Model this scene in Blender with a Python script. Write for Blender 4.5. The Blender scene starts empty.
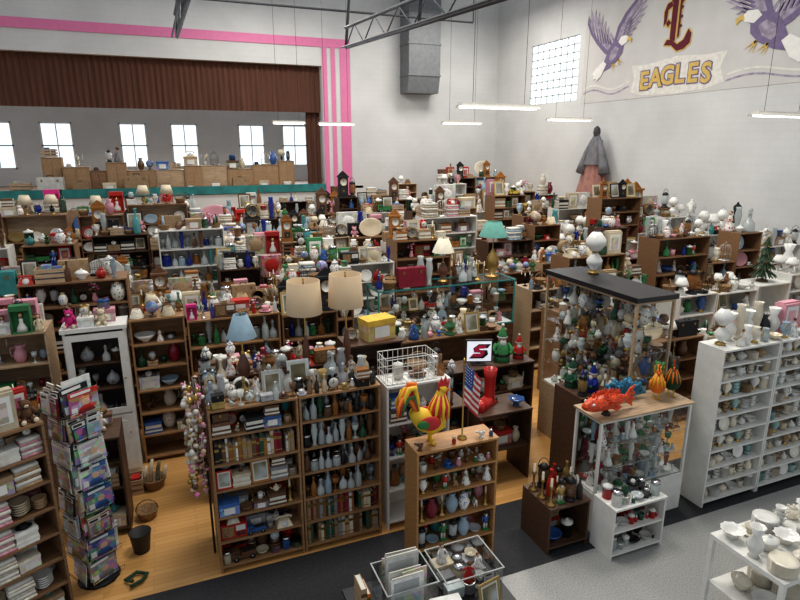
import bpy, math, random, bisect
import numpy as np
from mathutils import Vector, Matrix
from mathutils.bvhtree import BVHTree
R=random.Random(51)
SC=bpy.context.scene; COL=SC.collection
# ---------------- materials ----------------
PAL={'white':(.74,.73,.69),'cream':(.62,.53,.38),'pink':(.62,.3,.35),'hot pink':(.7,.04,.25),'red':(.48,.025,.02),'crimson':(.22,.01,.03),'orange':(.6,.18,.03),
'yellow':(.65,.43,.06),'green':(.05,.22,.08),'dark green':(.02,.09,.045),'teal':(.05,.26,.26),'pale teal':(.35,.52,.5),'turquoise':(.1,.36,.38),'blue':(.05,.13,.36),
'cobalt blue':(.01,.03,.28),'pale blue':(.35,.46,.55),'purple':(.15,.07,.2),'brown':(.15,.075,.04),'tan':(.38,.26,.15),'amber':(.32,.13,.03),
'black':(.015,.015,.018),'grey':(.25,.25,.26),'silver':(.48,.48,.5),'clear':(.55,.6,.6),'gold':(.42,.29,.1),'ivory':(.74,.68,.56)}
M={}
def nmat(name):
    m=bpy.data.materials.new(name); m.use_nodes=True; nt=m.node_tree
    return m,nt,nt.nodes['Principled BSDF']
def mat(name,col=None,rough=.5,metal=0,alpha=1,noise=.15,scale=8,stretch=(1,1,1),bump=0,emit=0):
    m,nt,b=nmat(name); N=nt.nodes.new
    b.inputs['Roughness'].default_value=rough; b.inputs['Metallic'].default_value=metal; b.inputs['Alpha'].default_value=alpha
    if col is None:
        oi=N('ShaderNodeObjectInfo'); src=oi.outputs['Color']
    else:
        rgb=N('ShaderNodeRGB'); rgb.outputs[0].default_value=(*col,1); src=rgb.outputs[0]
    tc=N('ShaderNodeTexCoord'); mp=N('ShaderNodeMapping'); mp.inputs['Scale'].default_value=stretch
    nt.links.new(tc.outputs['Object'],mp.inputs['Vector'])
    nz=N('ShaderNodeTexNoise'); nz.inputs['Scale'].default_value=scale; nz.inputs['Detail'].default_value=4
    nt.links.new(mp.outputs[0],nz.inputs['Vector'])
    mr=N('ShaderNodeMapRange'); mr.inputs[1].default_value=.3; mr.inputs[2].default_value=.7
    mr.inputs[3].default_value=1-noise; mr.inputs[4].default_value=1+noise*.6
    nt.links.new(nz.outputs[0],mr.inputs[0])
    mx=N('ShaderNodeVectorMath'); mx.operation='SCALE'
    nt.links.new(src,mx.inputs[0]); nt.links.new(mr.outputs[0],mx.inputs['Scale'])
    nt.links.new(mx.outputs[0],b.inputs['Base Color'])
    if bump:
        bp=N('ShaderNodeBump'); bp.inputs['Strength'].default_value=bump; bp.inputs['Distance'].default_value=.01
        nt.links.new(nz.outputs[0],bp.inputs['Height']); nt.links.new(bp.outputs[0],b.inputs['Normal'])
    if emit:
        b.inputs['Emission Color'].default_value=(*col,1); b.inputs['Emission Strength'].default_value=emit
    M[name]=m; return m
mat('T_cer',None,.22,noise=.12); mat('T_mat',None,.8,noise=.2,scale=14); mat('T_gls',None,.06,alpha=.72,noise=.1)
mat('T_cloth',None,.95,noise=.3,scale=30); mat('T_metal',None,.3,metal=.8,noise=.2)
mat('white',(.74,.73,.69),.4,noise=.08); mat('porcelain',(.77,.76,.72),.18,noise=.06); mat('offwhite',(.62,.6,.55),.6,noise=.1)
mat('cream',(.66,.57,.42),.6); mat('paper',(.68,.65,.57),.9); mat('black',(.012,.012,.014),.4); mat('dark',(.03,.026,.024),.6)
mat('gold',(.5,.33,.1),.3,metal=.9); mat('brass',(.42,.28,.1),.35,metal=.9); mat('chrome',(.6,.6,.62),.2,metal=1)
mat('skin',(.6,.4,.28),.6); mat('hair',(.12,.06,.03),.8); mat('red',(.55,.03,.03),.5); mat('green',(.04,.2,.05),.6); mat('darkgreen',(.012,.05,.018),.7)
mat('leaf',(.025,.09,.02),.7,noise=.4,scale=20); mat('yellow',(.85,.55,.04),.5); mat('orange',(.8,.2,.02),.45); mat('blue',(.03,.08,.3),.5)
mat('fishred',(.7,.08,.02),.3,noise=.6,scale=30,bump=.6)
mat('purple',(.19,.15,.26),.85); mat('maroon',(.12,.012,.025),.85); mat('teal',(.03,.27,.26),.5); mat('tealdark',(.025,.2,.2),.7,noise=.3,scale=3); mat('pinkpaint',(.68,.2,.38),.6,noise=.05); mat('logopink',(.75,.03,.12),.5)
mat('wood_dark',(.10,.052,.03),.5,noise=.5,scale=5,stretch=(1,8,8)); mat('wood_mid',(.25,.138,.07),.5,noise=.4,scale=5,stretch=(1,8,8)); mat('oak',(.34,.19,.09),.5,noise=.35,scale=5,stretch=(1,8,8))
mat('wood_orange',(.45,.235,.09),.45,noise=.3,scale=5,stretch=(1,8,8)); mat('wood_light',(.46,.33,.21),.5,noise=.3,scale=5,stretch=(1,8,8))
mat('wicker',(.28,.17,.08),.8,noise=.6,scale=60); mat('mat_rubber',(.028,.028,.032),.75,noise=.3,scale=30)
mat('muralbg',(.55,.54,.525),.8,noise=.06,scale=1.5); mat('muralcream',(.68,.66,.61),.8); mat('eaglegrey',(.36,.32,.40),.85,noise=.4,scale=6); mat('cardboard',(.36,.23,.13),.9)
mat('gildpaint',(.6,.42,.12),.7); mat('screen',(.75,.78,.85),.3,emit=.6); mat('tube',(1,.98,.93),.5,emit=5); mat('daypane',(.78,.90,1.0),.3,emit=.95)
mat('duct',(.17,.18,.19),.55,metal=.2); mat('truss',(.085,.09,.1),.6,metal=.3)
mat('curtain',(.115,.05,.032),.95,noise=.3,scale=3,stretch=(6,1,.2))
mat('shade_tan',(.54,.41,.27),.9,noise=.04,scale=3); mat('shade_cream',(.75,.70,.56),.9); mat('shade_teal',(.13,.33,.28),.8); mat('shade_blue',(.25,.35,.42),.9); mat('dkcer',(.12,.05,.03),.3); mat('salmon',(.5,.25,.21),.9,alpha=.7,noise=.3,scale=5); mat('sheer',(.2,.2,.215),.9,alpha=.85,noise=.3,scale=4); mat('greypaper',(.4,.41,.4),.7,noise=.2)
def glassmat(name,tint,fac,mult):
    m=bpy.data.materials.new(name); m.use_nodes=True; nt=m.node_tree; nt.nodes.clear(); N=nt.nodes.new
    o=N('ShaderNodeOutputMaterial'); t=N('ShaderNodeBsdfTransparent'); g=N('ShaderNodeBsdfGlossy'); mx=N('ShaderNodeMixShader')
    t.inputs[0].default_value=(*tint,1); g.inputs['Roughness'].default_value=.04
    lw=N('ShaderNodeLayerWeight'); lw.inputs[0].default_value=.2; ad=N('ShaderNodeMath'); ad.operation='MULTIPLY_ADD'; ad.inputs[1].default_value=mult; ad.inputs[2].default_value=fac
    nt.links.new(lw.outputs['Facing'],ad.inputs[0]); nt.links.new(ad.outputs[0],mx.inputs[0]); nt.links.new(t.outputs[0],mx.inputs[1]); nt.links.new(g.outputs[0],mx.inputs[2]); nt.links.new(mx.outputs[0],o.inputs[0]); M[name]=m
glassmat('glass',(.97,.99,.99),.03,.2); glassmat('plastic',(.88,.9,.9),.16,.35)
def cellmat(name,scale,mode,fac=.35,sat=.6):
    m,nt,b=nmat(name); N=nt.nodes.new; L=nt.links.new
    oi=N('ShaderNodeObjectInfo'); tc=N('ShaderNodeTexCoord'); ad=N('ShaderNodeVectorMath'); ad.operation='ADD'
    ml=N('ShaderNodeMath'); ml.operation='MULTIPLY'; ml.inputs[1].default_value=37
    L(oi.outputs['Random'],ml.inputs[0]); L(tc.outputs['Object'],ad.inputs[0]); L(ml.outputs[0],ad.inputs[1])
    mx=N('ShaderNodeMix'); mx.data_type='RGBA'
    if mode=='pict':
        v=N('ShaderNodeTexNoise'); v.inputs['Scale'].default_value=scale; v.inputs['Detail'].default_value=2; L(ad.outputs[0],v.inputs['Vector'])
        cr=N('ShaderNodeValToRGB'); e=cr.color_ramp.elements; e[0].position=.25; e[0].color=(.05,.07,.04,1); e[1].position=.8; e[1].color=(.5,.5,.45,1)
        for p,c in((.42,(.16,.13,.07,1)),(.55,(.28,.27,.2,1)),(.65,(.38,.4,.4,1))): q=e.new(p); q.color=c
        L(v.outputs[0],cr.inputs[0]); L(cr.outputs[0],b.inputs['Base Color']); M[name]=m; return
    v=N('ShaderNodeTexVoronoi'); v.inputs['Scale'].default_value=scale; L(ad.outputs[0],v.inputs['Vector'])
    if mode=='print':
        v.distance='CHEBYCHEV'; mx.inputs[0].default_value=fac
        pw=N('ShaderNodeVectorMath'); pw.operation='MULTIPLY'; L(v.outputs['Color'],pw.inputs[0]); L(v.outputs['Color'],pw.inputs[1])
        hs=N('ShaderNodeHueSaturation'); hs.inputs['Saturation'].default_value=sat; L(pw.outputs[0],hs.inputs['Color'])
        L(oi.outputs['Color'],mx.inputs[6]); L(hs.outputs[0],mx.inputs[7]); b.inputs['Roughness'].default_value=.4
    else:
        cr=N('ShaderNodeMath'); cr.operation='LESS_THAN'; cr.inputs[1].default_value=.32
        L(v.outputs['Distance'],cr.inputs[0]); L(cr.outputs[0],mx.inputs[0]); mx.inputs[6].default_value=(.75,.73,.68,1); L(oi.outputs['Color'],mx.inputs[7]); b.inputs['Roughness'].default_value=.2
    L(mx.outputs[2],b.inputs['Base Color']); M[name]=m
cellmat('T_print',18,'print'); cellmat('T_floral',32,'floral'); cellmat('pict',5,'pict'); cellmat('T_cover',20,'print',.5,.75)
def brickmat(name,col,mcol,sc,axis):
    m,nt,b=nmat(name); N=nt.nodes.new; L=nt.links.new
    g=N('ShaderNodeNewGeometry'); sp=N('ShaderNodeSeparateXYZ'); cb=N('ShaderNodeCombineXYZ'); L(g.outputs['Position'],sp.inputs[0])
    L(sp.outputs[axis],cb.inputs[0]); L(sp.outputs['Z'],cb.inputs[1])
    br=N('ShaderNodeTexBrick'); br.inputs['Scale'].default_value=sc; br.inputs['Color1'].default_value=(*col,1); br.inputs['Color2'].default_value=(*[c*.985 for c in col],1)
    br.inputs['Mortar'].default_value=(*mcol,1); br.inputs['Mortar Size'].default_value=.008; L(cb.outputs[0],br.inputs['Vector'])
    nz=N('ShaderNodeTexNoise'); nz.inputs['Scale'].default_value=.6; nz.inputs['Detail'].default_value=6; L(g.outputs['Position'],nz.inputs['Vector'])
    mr=N('ShaderNodeMapRange'); mr.inputs[1].default_value=.3; mr.inputs[2].default_value=.7; mr.inputs[3].default_value=.88; mr.inputs[4].default_value=1.04; L(nz.outputs[0],mr.inputs[0])
    s=N('ShaderNodeVectorMath'); s.operation='SCALE'; L(br.outputs['Color'],s.inputs[0]); L(mr.outputs[0],s.inputs['Scale']); L(s.outputs[0],b.inputs['Base Color'])
    b.inputs['Roughness'].default_value=.85; M[name]=m
brickmat('wallback',(.62,.625,.62),(.575,.58,.575),1.2,'X'); brickmat('wallside',(.60,.605,.60),(.555,.56,.555),1.2,'Y')
def floormats():
    m,nt,b=nmat('woodfloor'); N=nt.nodes.new; L=nt.links.new
    g=N('ShaderNodeNewGeometry'); br=N('ShaderNodeTexBrick'); L(g.outputs['Position'],br.inputs['Vector'])
    br.inputs['Scale'].default_value=1; br.inputs['Brick Width'].default_value=.9; br.inputs['Row Height'].default_value=.07; br.inputs['Mortar Size'].default_value=.002
    br.inputs['Color1'].default_value=(.66,.37,.14,1); br.inputs['Color2'].default_value=(.55,.3,.1,1); br.inputs['Mortar'].default_value=(.35,.18,.07,1)
    L(br.outputs['Color'],b.inputs['Base Color']); b.inputs['Roughness'].default_value=.3; M['woodfloor']=m
    m,nt,b=nmat('terrazzo'); N=nt.nodes.new; L=nt.links.new
    g=N('ShaderNodeNewGeometry'); v=N('ShaderNodeTexNoise'); v.inputs['Scale'].default_value=80; v.inputs['Detail'].default_value=2; L(g.outputs['Position'],v.inputs['Vector'])
    cr=N('ShaderNodeValToRGB'); cr.color_ramp.elements[0].position=.3; cr.color_ramp.elements[0].color=(.22,.22,.215,1); cr.color_ramp.elements[1].position=.65; cr.color_ramp.elements[1].color=(.42,.42,.4,1)
    L(v.outputs[0],cr.inputs[0]); L(cr.outputs[0],b.inputs['Base Color']); b.inputs['Roughness'].default_value=.35; M['terrazzo']=m
floormats()
# ---------------- mesh builder ----------------
class MB:
    def __init__(s): s.v=[];s.f=[];s.fm=[];s.sm=[];s.mats=[]
    def mi(s,n):
        if n not in s.mats: s.mats.append(n)
        return s.mats.index(n)
    def add(s,vs,fs,m,smooth=False,T=None):
        o=len(s.v)
        for p in vs:
            p=Vector(p); s.v.append(tuple(T@p if T is not None else p))
        i=s.mi(m) if isinstance(m,str) else None
        for k,f in enumerate(fs):
            s.f.append([a+o for a in f]); s.fm.append(i if i is not None else s.mi(m[k])); s.sm.append(smooth)
        return s
    def box(s,x0,x1,y0,y1,z0,z1,m,T=None):
        vs=[(x,y,z) for z in (z0,z1) for y in (y0,y1) for x in (x0,x1)]
        return s.add(vs,[(0,2,3,1),(4,5,7,6),(0,1,5,4),(2,6,7,3),(0,4,6,2),(1,3,7,5)],m,False,T)
    def quad(s,a,b,c,d,m): return s.add([a,b,c,d],[(0,1,2,3)],m)
    def lathe(s,pr,m,n=14,c=(0,0,0),T=None,sx=1,sy=1,wob=None):
        vs=[];rings=[];ms=[]
        for e in pr:
            r,z=e[0],e[1]
            if r<1e-5: rings.append([len(vs)]); vs.append((c[0],c[1],c[2]+z))
            else:
                rings.append(list(range(len(vs),len(vs)+n)))
                for k in range(n):
                    a=2*math.pi*k/n; rr=r*(1+(wob[0]*math.cos(wob[1]*a) if wob else 0))
                    vs.append((c[0]+rr*math.cos(a)*sx,c[1]+rr*math.sin(a)*sy,c[2]+z))
        fs=[];cur=m
        for i in range(len(pr)-1):
            if len(pr[i])>2: cur=pr[i][2]
            A,B=rings[i],rings[i+1]
            if len(A)==1 and len(B)==1: continue
            for k in range(n):
                k2=(k+1)%n
                if len(A)==1: fs.append((A[0],B[k2],B[k]))
                elif len(B)==1: fs.append((A[k],A[k2],B[0]))
                else: fs.append((A[k],A[k2],B[k2],B[k]))
                ms.append(cur)
        return s.add(vs,fs,ms,True,T)
    def ell(s,c,r,m,n=10,T=None):
        k=max(4,n//2+1); pr=[(math.sin(math.pi*i/k),-math.cos(math.pi*i/k)) for i in range(k+1)]; pr[0]=(0,-1);pr[-1]=(0,1)
        A=Matrix.Translation(c)@Matrix.Diagonal((r[0],r[1],r[2],1))
        return s.lathe(pr,m,n,T=(T@A if T is not None else A))
    def tube(s,pts,r,m,n=6,T=None):
        pts=[Vector(p) for p in pts]; rs=r if isinstance(r,(list,tuple)) else [r]*len(pts)
        vs=[];fs=[]
        for i,p in enumerate(pts):
            d=(pts[min(i+1,len(pts)-1)]-pts[max(i-1,0)]).normalized()
            u=d.cross(Vector((0,0,1)) if abs(d.z)<.9 else Vector((0,1,0))).normalized(); w=d.cross(u)
            for k in range(n):
                a=2*math.pi*k/n; vs.append(p+(u*math.cos(a)+w*math.sin(a))*rs[i])
        for i in range(len(pts)-1):
            for k in range(n):
                k2=(k+1)%n; fs.append((i*n+k,i*n+k2,(i+1)*n+k2,(i+1)*n+k))
        fs.append(tuple(range(n))[::-1]); fs.append(tuple(range((len(pts)-1)*n,len(pts)*n)))
        return s.add(vs,fs,m,True,T)
    def poly(s,pts,m,th=.006,T=None):
        n=len(pts); vs=[(p[0],0,p[1]) for p in pts]+[(p[0],th,p[1]) for p in pts]
        fs=[tuple(range(n)),tuple(range(2*n-1,n-1,-1))]+[(i,(i+1)%n,n+(i+1)%n,n+i) for i in range(n)]
        return s.add(vs,fs,m,False,T)
    def mesh(s,name):
        me=bpy.data.meshes.new(name); me.from_pydata(s.v,[],s.f)
        for n in s.mats: me.materials.append(M[n])
        me.polygons.foreach_set('material_index',s.fm); me.polygons.foreach_set('use_smooth',s.sm); me.update(); return me
def obj(name,mb,parent=None,loc=(0,0,0),rz=0,col=None,label=None,cat=None,group=None,kind=None,rot=None):
    me=mb.mesh(name) if isinstance(mb,MB) else mb
    o=bpy.data.objects.new(name,me); COL.objects.link(o); o.location=loc; o.rotation_euler=rot or (0,0,rz)
    if col: o.color=(*PAL[col],1) if isinstance(col,str) else (*col,1)
    if parent: o.parent=parent
    if label:o['label']=label
    if cat:o['category']=cat
    if group:o['group']=group
    if kind:o['kind']=kind
    return o
def empty(name,loc,rz,label,cat,group=None):
    return obj(name,None,None,loc,rz,None,label,cat,group)
# ---------------- small goods ----------------
PR={}; GOODS=[]
ANY=['white','cream','brown','tan','brown','amber','gold','black','white','red','blue','green','teal','pale blue','dark green','pink','ivory','silver','crimson','white']
CHI=['white','white','ivory','pale blue','pink','cream','blue','white']
GL=['clear','clear','amber','green','cobalt blue','pale blue','clear','turquoise','dark green','clear','brown','clear']
WD=['brown','tan','brown','black','amber']
def P(name,cat,mb,desc,pal,front=False):
    zm=min(v[2] for v in mb.v)
    if front:
        cy=(min(v[1] for v in mb.v)+max(v[1] for v in mb.v))/2; mb.v=[(v[0],v[1]-cy,v[2]-zm) for v in mb.v]
    else: mb.v=[(v[0],v[1],v[2]-zm) for v in mb.v]
    xs=[v[0] for v in mb.v]; ys=[v[1] for v in mb.v]; zs=[v[2] for v in mb.v]
    if front: w=2*max(abs(min(xs)),abs(max(xs))); d=2*max(abs(min(ys)),abs(max(ys)))
    else: w=d=2*max(math.hypot(v[0],v[1]) for v in mb.v)
    PR[name]=dict(me=mb.mesh(name),w=w,d=d,h=max(zs),cat=cat,desc=desc,pal=pal,front=front)
def hdl(mb,x,z0,z1,out,r,m='T_cer',sg=1):
    mb.tube([(sg*x,0,z0),(sg*(x+out*.8),0,z0+.15*(z1-z0)),(sg*(x+out),0,(z0+z1)/2),(sg*(x+out*.8),0,z1-.1*(z1-z0)),(sg*x*.9,0,z1)],r,m,5); return mb
P('bottle','bottle',MB().lathe([(0,0),(.034,0),(.038,.015),(.038,.13),(.03,.165),(.013,.195),(.013,.25),(.017,.252),(.017,.27),(0,.27)],'T_gls'),'glass bottle with narrow neck',GL)
P('flask_bottle','bottle',MB().lathe([(0,0),(.045,0),(.052,.03),(.05,.09),(.03,.13),(.012,.15),(.012,.18),(.02,.185,'dark'),(.02,.21),(0,.215)],'T_gls',sx=1,sy=.55),'flat glass flask with dark stopper',GL)
P('decanter','decanter',MB().lathe([(0,0),(.06,0),(.065,.02),(.06,.1),(.022,.15),(.018,.2),(.028,.205),(.008,.21),(.025,.235),(.018,.26),(0,.275)],'T_gls'),'glass decanter with ball stopper',GL)
P('vase','vase',MB().lathe([(0,0),(.04,0),(.045,.012),(.078,.1),(.066,.17),(.032,.215),(.048,.26),(.042,.26),(.025,.215),(0,.19)],'T_cer'),'bulbous vase with flared rim',ANY)
P('slim_vase','vase',MB().lathe([(0,0),(.038,0),(.02,.03),(.03,.1),(.045,.2),(.03,.28),(.04,.31),(.033,.31),(.02,.26),(0,.2)],'T_gls'),'slender glass vase',GL)
P('floral_vase','vase',MB().lathe([(0,0),(.045,0),(.07,.05),(.08,.12),(.06,.19),(.035,.21,'gold'),(.05,.235),(.042,.235,'porcelain'),(.03,.2),(0,.15)],'T_floral'),'flower-spotted porcelain vase',['pink','blue','red','green'])
u=MB().lathe([(0,0),(.05,0,'gold'),(.05,.015),(.02,.035,'T_cer'),(.07,.12),(.075,.18),(.045,.22),(.06,.25),(.05,.25),(0,.2)],'T_cer'); hdl(u,.06,.12,.22,.04,.007,'gold'); hdl(u,.06,.12,.22,.04,.007,'gold',-1)
P('urn','urn',u,'two-handled urn with gilt foot',CHI+['cobalt blue'])
P('ginger_jar','jar',MB().lathe([(0,0),(.045,0),(.05,.02),(.085,.12),(.05,.18),(.035,.185),(.055,.19),(.05,.215),(.02,.23),(.015,.25),(0,.255)],'T_floral'),'lidded ginger jar',['blue','cobalt blue','red','green'])
P('storage_jar','jar',MB().lathe([(0,0),(.055,0),(.06,.01),(.06,.13),(.048,.15),(.055,.152,'chrome'),(.055,.175),(0,.18)],'T_gls'),'glass jar with metal lid',GL)
P('canister','canister',MB().lathe([(0,0),(.06,0),(.06,.15),(.063,.15,'white'),(.063,.175),(.02,.185),(.014,.2),(0,.205)],'T_cer',n=16),'round lidded canister',ANY)
P('bowl','bowl',MB().lathe([(0,0),(.04,0),(.042,.012),(.09,.05),(.11,.085),(.105,.085),(.08,.05),(0,.02)],'T_cer',n=16),'footed round bowl',ANY+CHI)
P('ruffled_bowl','bowl',MB().lathe([(0,0),(.045,0),(.025,.02),(.07,.06),(.12,.1),(.115,.1),(.065,.065),(0,.04)],'T_gls',n=24,wob=(.1,6)),'ruffled-edge glass bowl',GL)
P('milk_glass_bowl','bowl',MB().lathe([(0,0),(.05,0),(.04,.02),(.08,.05),(.1,.09),(.13,.115),(.125,.115),(.09,.085),(.06,.05),(0,.03)],'porcelain',n=30,wob=(.07,10)),'fluted white milk glass bowl',['white'])
P('compote','dish',MB().lathe([(0,0),(.055,0),(.05,.01),(.014,.03),(.014,.09),(.06,.11),(.1,.15),(.095,.15),(.05,.115),(0,.105)],'T_cer',n=20,wob=(.05,8)),'pedestal dish with scalloped rim',CHI)
t=MB().lathe([(0,0),(.045,0),(.07,.03),(.08,.07),(.06,.12),(.035,.135),(.04,.14),(.02,.155),(.012,.165),(.014,.18),(0,.185)],'T_cer'); hdl(t,.07,.04,.12,.045,.007); t.tube([(-.07,0,.05),(-.11,0,.08),(-.135,0,.125)],[.018,.012,.008],'T_cer')
P('teapot','teapot',t,'teapot with curved spout and handle',CHI+['brown','red','teal'])
c=MB().lathe([(0,0),(.03,0),(.072,.014),(.07,.018),(.03,.008),(.022,.01),(.03,.03),(.042,.065),(.039,.065),(.02,.025),(0,.02)],'T_cer'); hdl(c,.037,.025,.058,.022,.004)
P('teacup','cup',c,'teacup on matching saucer',CHI)
b=MB()
for i in range(4): b.lathe([(0,0),(.024,0),(.03,.02),(.042,.05),(.039,.05),(.02,.012),(0,.01)],'T_cer',n=12,c=(.006*(i%2),0,i*.035)); hdl(b,.037,.01+i*.035,.04+i*.035,.022,.004,sg=(1,-1)[i%2])
P('cup_stack','cup stack',b,'stack of four teacups',CHI)
c=MB().lathe([(0,0),(.038,0),(.04,.09),(.036,.09),(.034,.01),(0,.01)],'T_cer'); hdl(c,.038,.02,.075,.025,.006)
P('mug','mug',c,'ceramic mug with loop handle',ANY)
c=MB().lathe([(0,0),(.045,0),(.07,.06),(.065,.12),(.04,.17),(.05,.21),(.044,.21),(.03,.16),(0,.1)],'T_cer'); hdl(c,.055,.06,.18,.05,.008); c.add([(-.04,-.02,.2),(-.04,.02,.2),(-.075,0,.225),(-.045,0,.16)],[(0,1,2),(0,2,3),(1,3,2)],'T_cer')
P('pitcher','pitcher',c,'pitcher with spout and tall handle',CHI+ANY)
PT=Matrix.Translation((0,.03,.124))@Matrix.Rotation(math.radians(78),4,'X')
P('plate','plate',MB().lathe([(0,0),(.07,0),(.122,.018),(.125,.022,'T_cer'),(.12,.024),(.08,.008,'porcelain'),(.075,.006,'T_floral'),(0,.006)],'T_cer',n=24,T=PT),'decorated plate propped upright',CHI+['red','green','gold'],True)
P('platter','platter',MB().lathe([(0,0),(.07,0),(.135,.018),(.14,.022,'T_cer'),(.13,.024),(.08,.008),(0,.006)],'T_cer',n=24,T=Matrix.Translation((0,.04,.138))@Matrix.Rotation(math.radians(80),4,'X'),sx=1.35),'oval platter propped upright',CHI,True)
b=MB()
for i in range(9): b.lathe([(0,0),(.06,0),(.12,.016),(.12,.02),(.06,.006),(0,.006)],'T_cer',n=18,c=(0,0,i*.013))
P('plate_stack','plate stack',b,'stack of dinner plates',CHI)
b=MB()
for i in range(5): b.lathe([(0,0),(.035,0),(.08,.05),(.077,.05),(.03,.006),(0,.006)],'T_cer',n=16,c=(0,0,i*.022))
P('bowl_stack','bowl stack',b,'stack of nested bowls',CHI)
P('goblet','glass',MB().lathe([(0,0),(.035,0),(.034,.005),(.006,.012),(.006,.07),(.03,.09),(.038,.15),(.035,.15),(.025,.092),(0,.085)],'T_gls'),'stemmed glass goblet',GL)
P('candlestick','candlestick',MB().lathe([(0,0),(.05,0),(.045,.015),(.015,.03),(.02,.06),(.01,.08),(.012,.16),(.025,.18),(.012,.19,'cream'),(.011,.27),(0,.275)],'brass'),'turned brass candlestick with taper',['gold'])
f=MB().lathe([(0,0),(.06,0),(.062,.02),(.04,.08),(.02,.13),(.026,.165),(.012,.185,'skin'),(.011,.195),(0,.2)],'T_floral',n=14); f.ell((0,0,.212),(.019,.02,.023),'skin'); f.ell((0,.006,.22),(.021,.02,.02),'hair')
f.tube([(-.024,0,.165),(-.045,-.01,.13),(-.02,-.035,.12)],[.008,.007,.005],'skin'); f.tube([(.024,0,.165),(.045,-.01,.13),(.02,-.035,.12)],[.008,.007,.005],'skin')
P('lady_figurine','figurine',f,'porcelain lady figurine in wide skirt',['pink','blue','green','gold','red'])
f=MB(); f.lathe([(0,0),(.03,0),(.025,.012),(.01,.02),(0,.02)],'T_mat'); f.ell((0,0,.055),(.024,.04,.028),'T_cer'); f.ell((0,-.035,.085),(.016,.018,.017),'T_cer'); f.tube([(0,-.05,.085),(0,-.068,.081)],[.006,.001],'yellow'); f.tube([(0,.03,.055),(0,.075,.045),(0,.09,.05)],[.014,.012,.004],'T_cer'); f.tube([(0,0,.015),(0,0,.04)],.008,'T_cer')
P('bird_figurine','figurine',f,'small ceramic bird figurine',['blue','red','yellow','white','brown','green'])
f=MB(); f.ell((0,.01,.07),(.032,.06,.034),'T_cer'); f.ell((0,-.06,.115),(.024,.028,.025),'T_cer'); f.tube([(0,-.03,.08),(0,-.055,.105)],[.025,.02],'T_cer'); f.tube([(0,-.07,.11),(0,-.1,.105)],[.014,.01],'T_cer')
for sx in (-1,1):
    f.tube([(sx*.02,-.03,.06),(sx*.02,-.035,0)],[.012,.01],'T_cer'); f.tube([(sx*.02,.05,.06),(sx*.022,.06,.03),(sx*.02,.05,0)],[.016,.01,.01],'T_cer'); f.ell((sx*.024,-.052,.115),(.006,.012,.02),'dark')
f.tube([(0,.065,.08),(0,.09,.11)],[.008,.003],'T_cer')
P('dog_figurine','figurine',f,'standing ceramic dog figurine',['white','brown','tan','black'])
f=MB().box(-.09,.09,-.04,.04,0,.03,'T_mat'); f.lathe([(0,-.035),(.08,-.035),(.085,.0),(.08,.035),(0,.035)],'T_mat',n=20,T=Matrix.Translation((0,0,.105))@Matrix.Rotation(math.pi/2,4,'X')); f.lathe([(0,0),(.065,0),(.065,.004,'brass'),(.075,.004),(.075,0)],'offwhite',n=20,T=Matrix.Translation((0,-.035,.105))@Matrix.Rotation(math.pi/2,4,'X'))
f.box(-.003,.003,-.042,-.04,.105,.155,'black'); f.box(0,.035,-.042,-.04,.102,.108,'black')
P('mantel_clock','clock',f,'wooden mantel clock with round dial',WD,True)
f=MB().lathe([(0,-.02),(.055,-.025),(.06,0),(.055,.02),(0,.025)],'T_metal',n=18,T=Matrix.Translation((0,0,.075))@Matrix.Rotation(math.pi/2,4,'X')); f.lathe([(0,0),(.048,0),(.048,-.002)],'offwhite',n=18,T=Matrix.Translation((0,-.026,.075))@Matrix.Rotation(math.pi/2,4,'X')); f.box(-.002,.002,-.03,-.028,.075,.11,'black'); f.box(-.025,0,-.03,-.028,.073,.077,'black')
for sx in (-1,1): f.ell((sx*.03,0,.14),(.02,.02,.014),'T_metal'); f.tube([(sx*.035,0,.03),(sx*.045,0,0)],.006,'T_metal')
P('alarm_clock','clock',f,'twin-bell alarm clock',['gold','silver','red','black'],True)
def frame_(w,h):
    TF=Matrix.Rotation(math.radians(-12),4,'X')
    f=MB(); w/=2; f.box(-w,w,0,.012,0,.02,'T_mat',TF).box(-w,w,0,.012,h-.02,h,'T_mat',TF).box(-w,-w+.02,0,.012,.02,h-.02,'T_mat',TF).box(w-.02,w,0,.012,.02,h-.02,'T_mat',TF).box(-w+.02,w-.02,.006,.01,.02,h-.02,'paper',TF).box(-w+.035,w-.035,.003,.006,.04,h-.04,'pict',TF).box(-.01,.01,.04,.1*h/.25,0,.01,'dark'); return f
P('picture_frame','picture frame',frame_(.2,.25),'framed picture with mat board',['gold','brown','black','gold','cream'],True)
P('book','book',MB().box(-.015,-.012,-.08,.08,0,.22,'T_mat').box(.012,.015,-.08,.08,0,.22,'T_mat').box(-.012,.012,-.08,-.077,0,.22,'T_mat').box(-.012,.012,-.077,.077,.004,.216,'paper').box(-.0152,.0152,-.081,-.0795,.15,.18,'gold').box(-.0152,.0152,-.081,-.0795,.03,.04,'gold'),'hardback book standing spine out',['brown','tan','blue','dark green','black','cream','tan','crimson','brown','white','grey'],True)
P('magazine','magazine',MB().box(-.1,.1,-.004,.004,0,.27,'T_cover').box(-.1,.1,-.0055,-.004,.215,.27,'T_mat').box(-.085,.05,-.0065,-.0055,.228,.258,'white').lathe([(0,.02),(.06,.02),(.045,.08),(.025,.1)],'T_mat',n=10,c=(.01,-.004,0),sy=.03).lathe([(.02,.1),(.032,.13),(.02,.165),(0,.17)],'skin',n=10,c=(.01,-.004,0),sy=.05).box(-.09,-.05,-.0055,-.004,.03,.1,'white'),'glossy magazine with portrait cover',['red','blue','tan','white','black','cream','grey','white','dark green','pale blue'],True)
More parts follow.
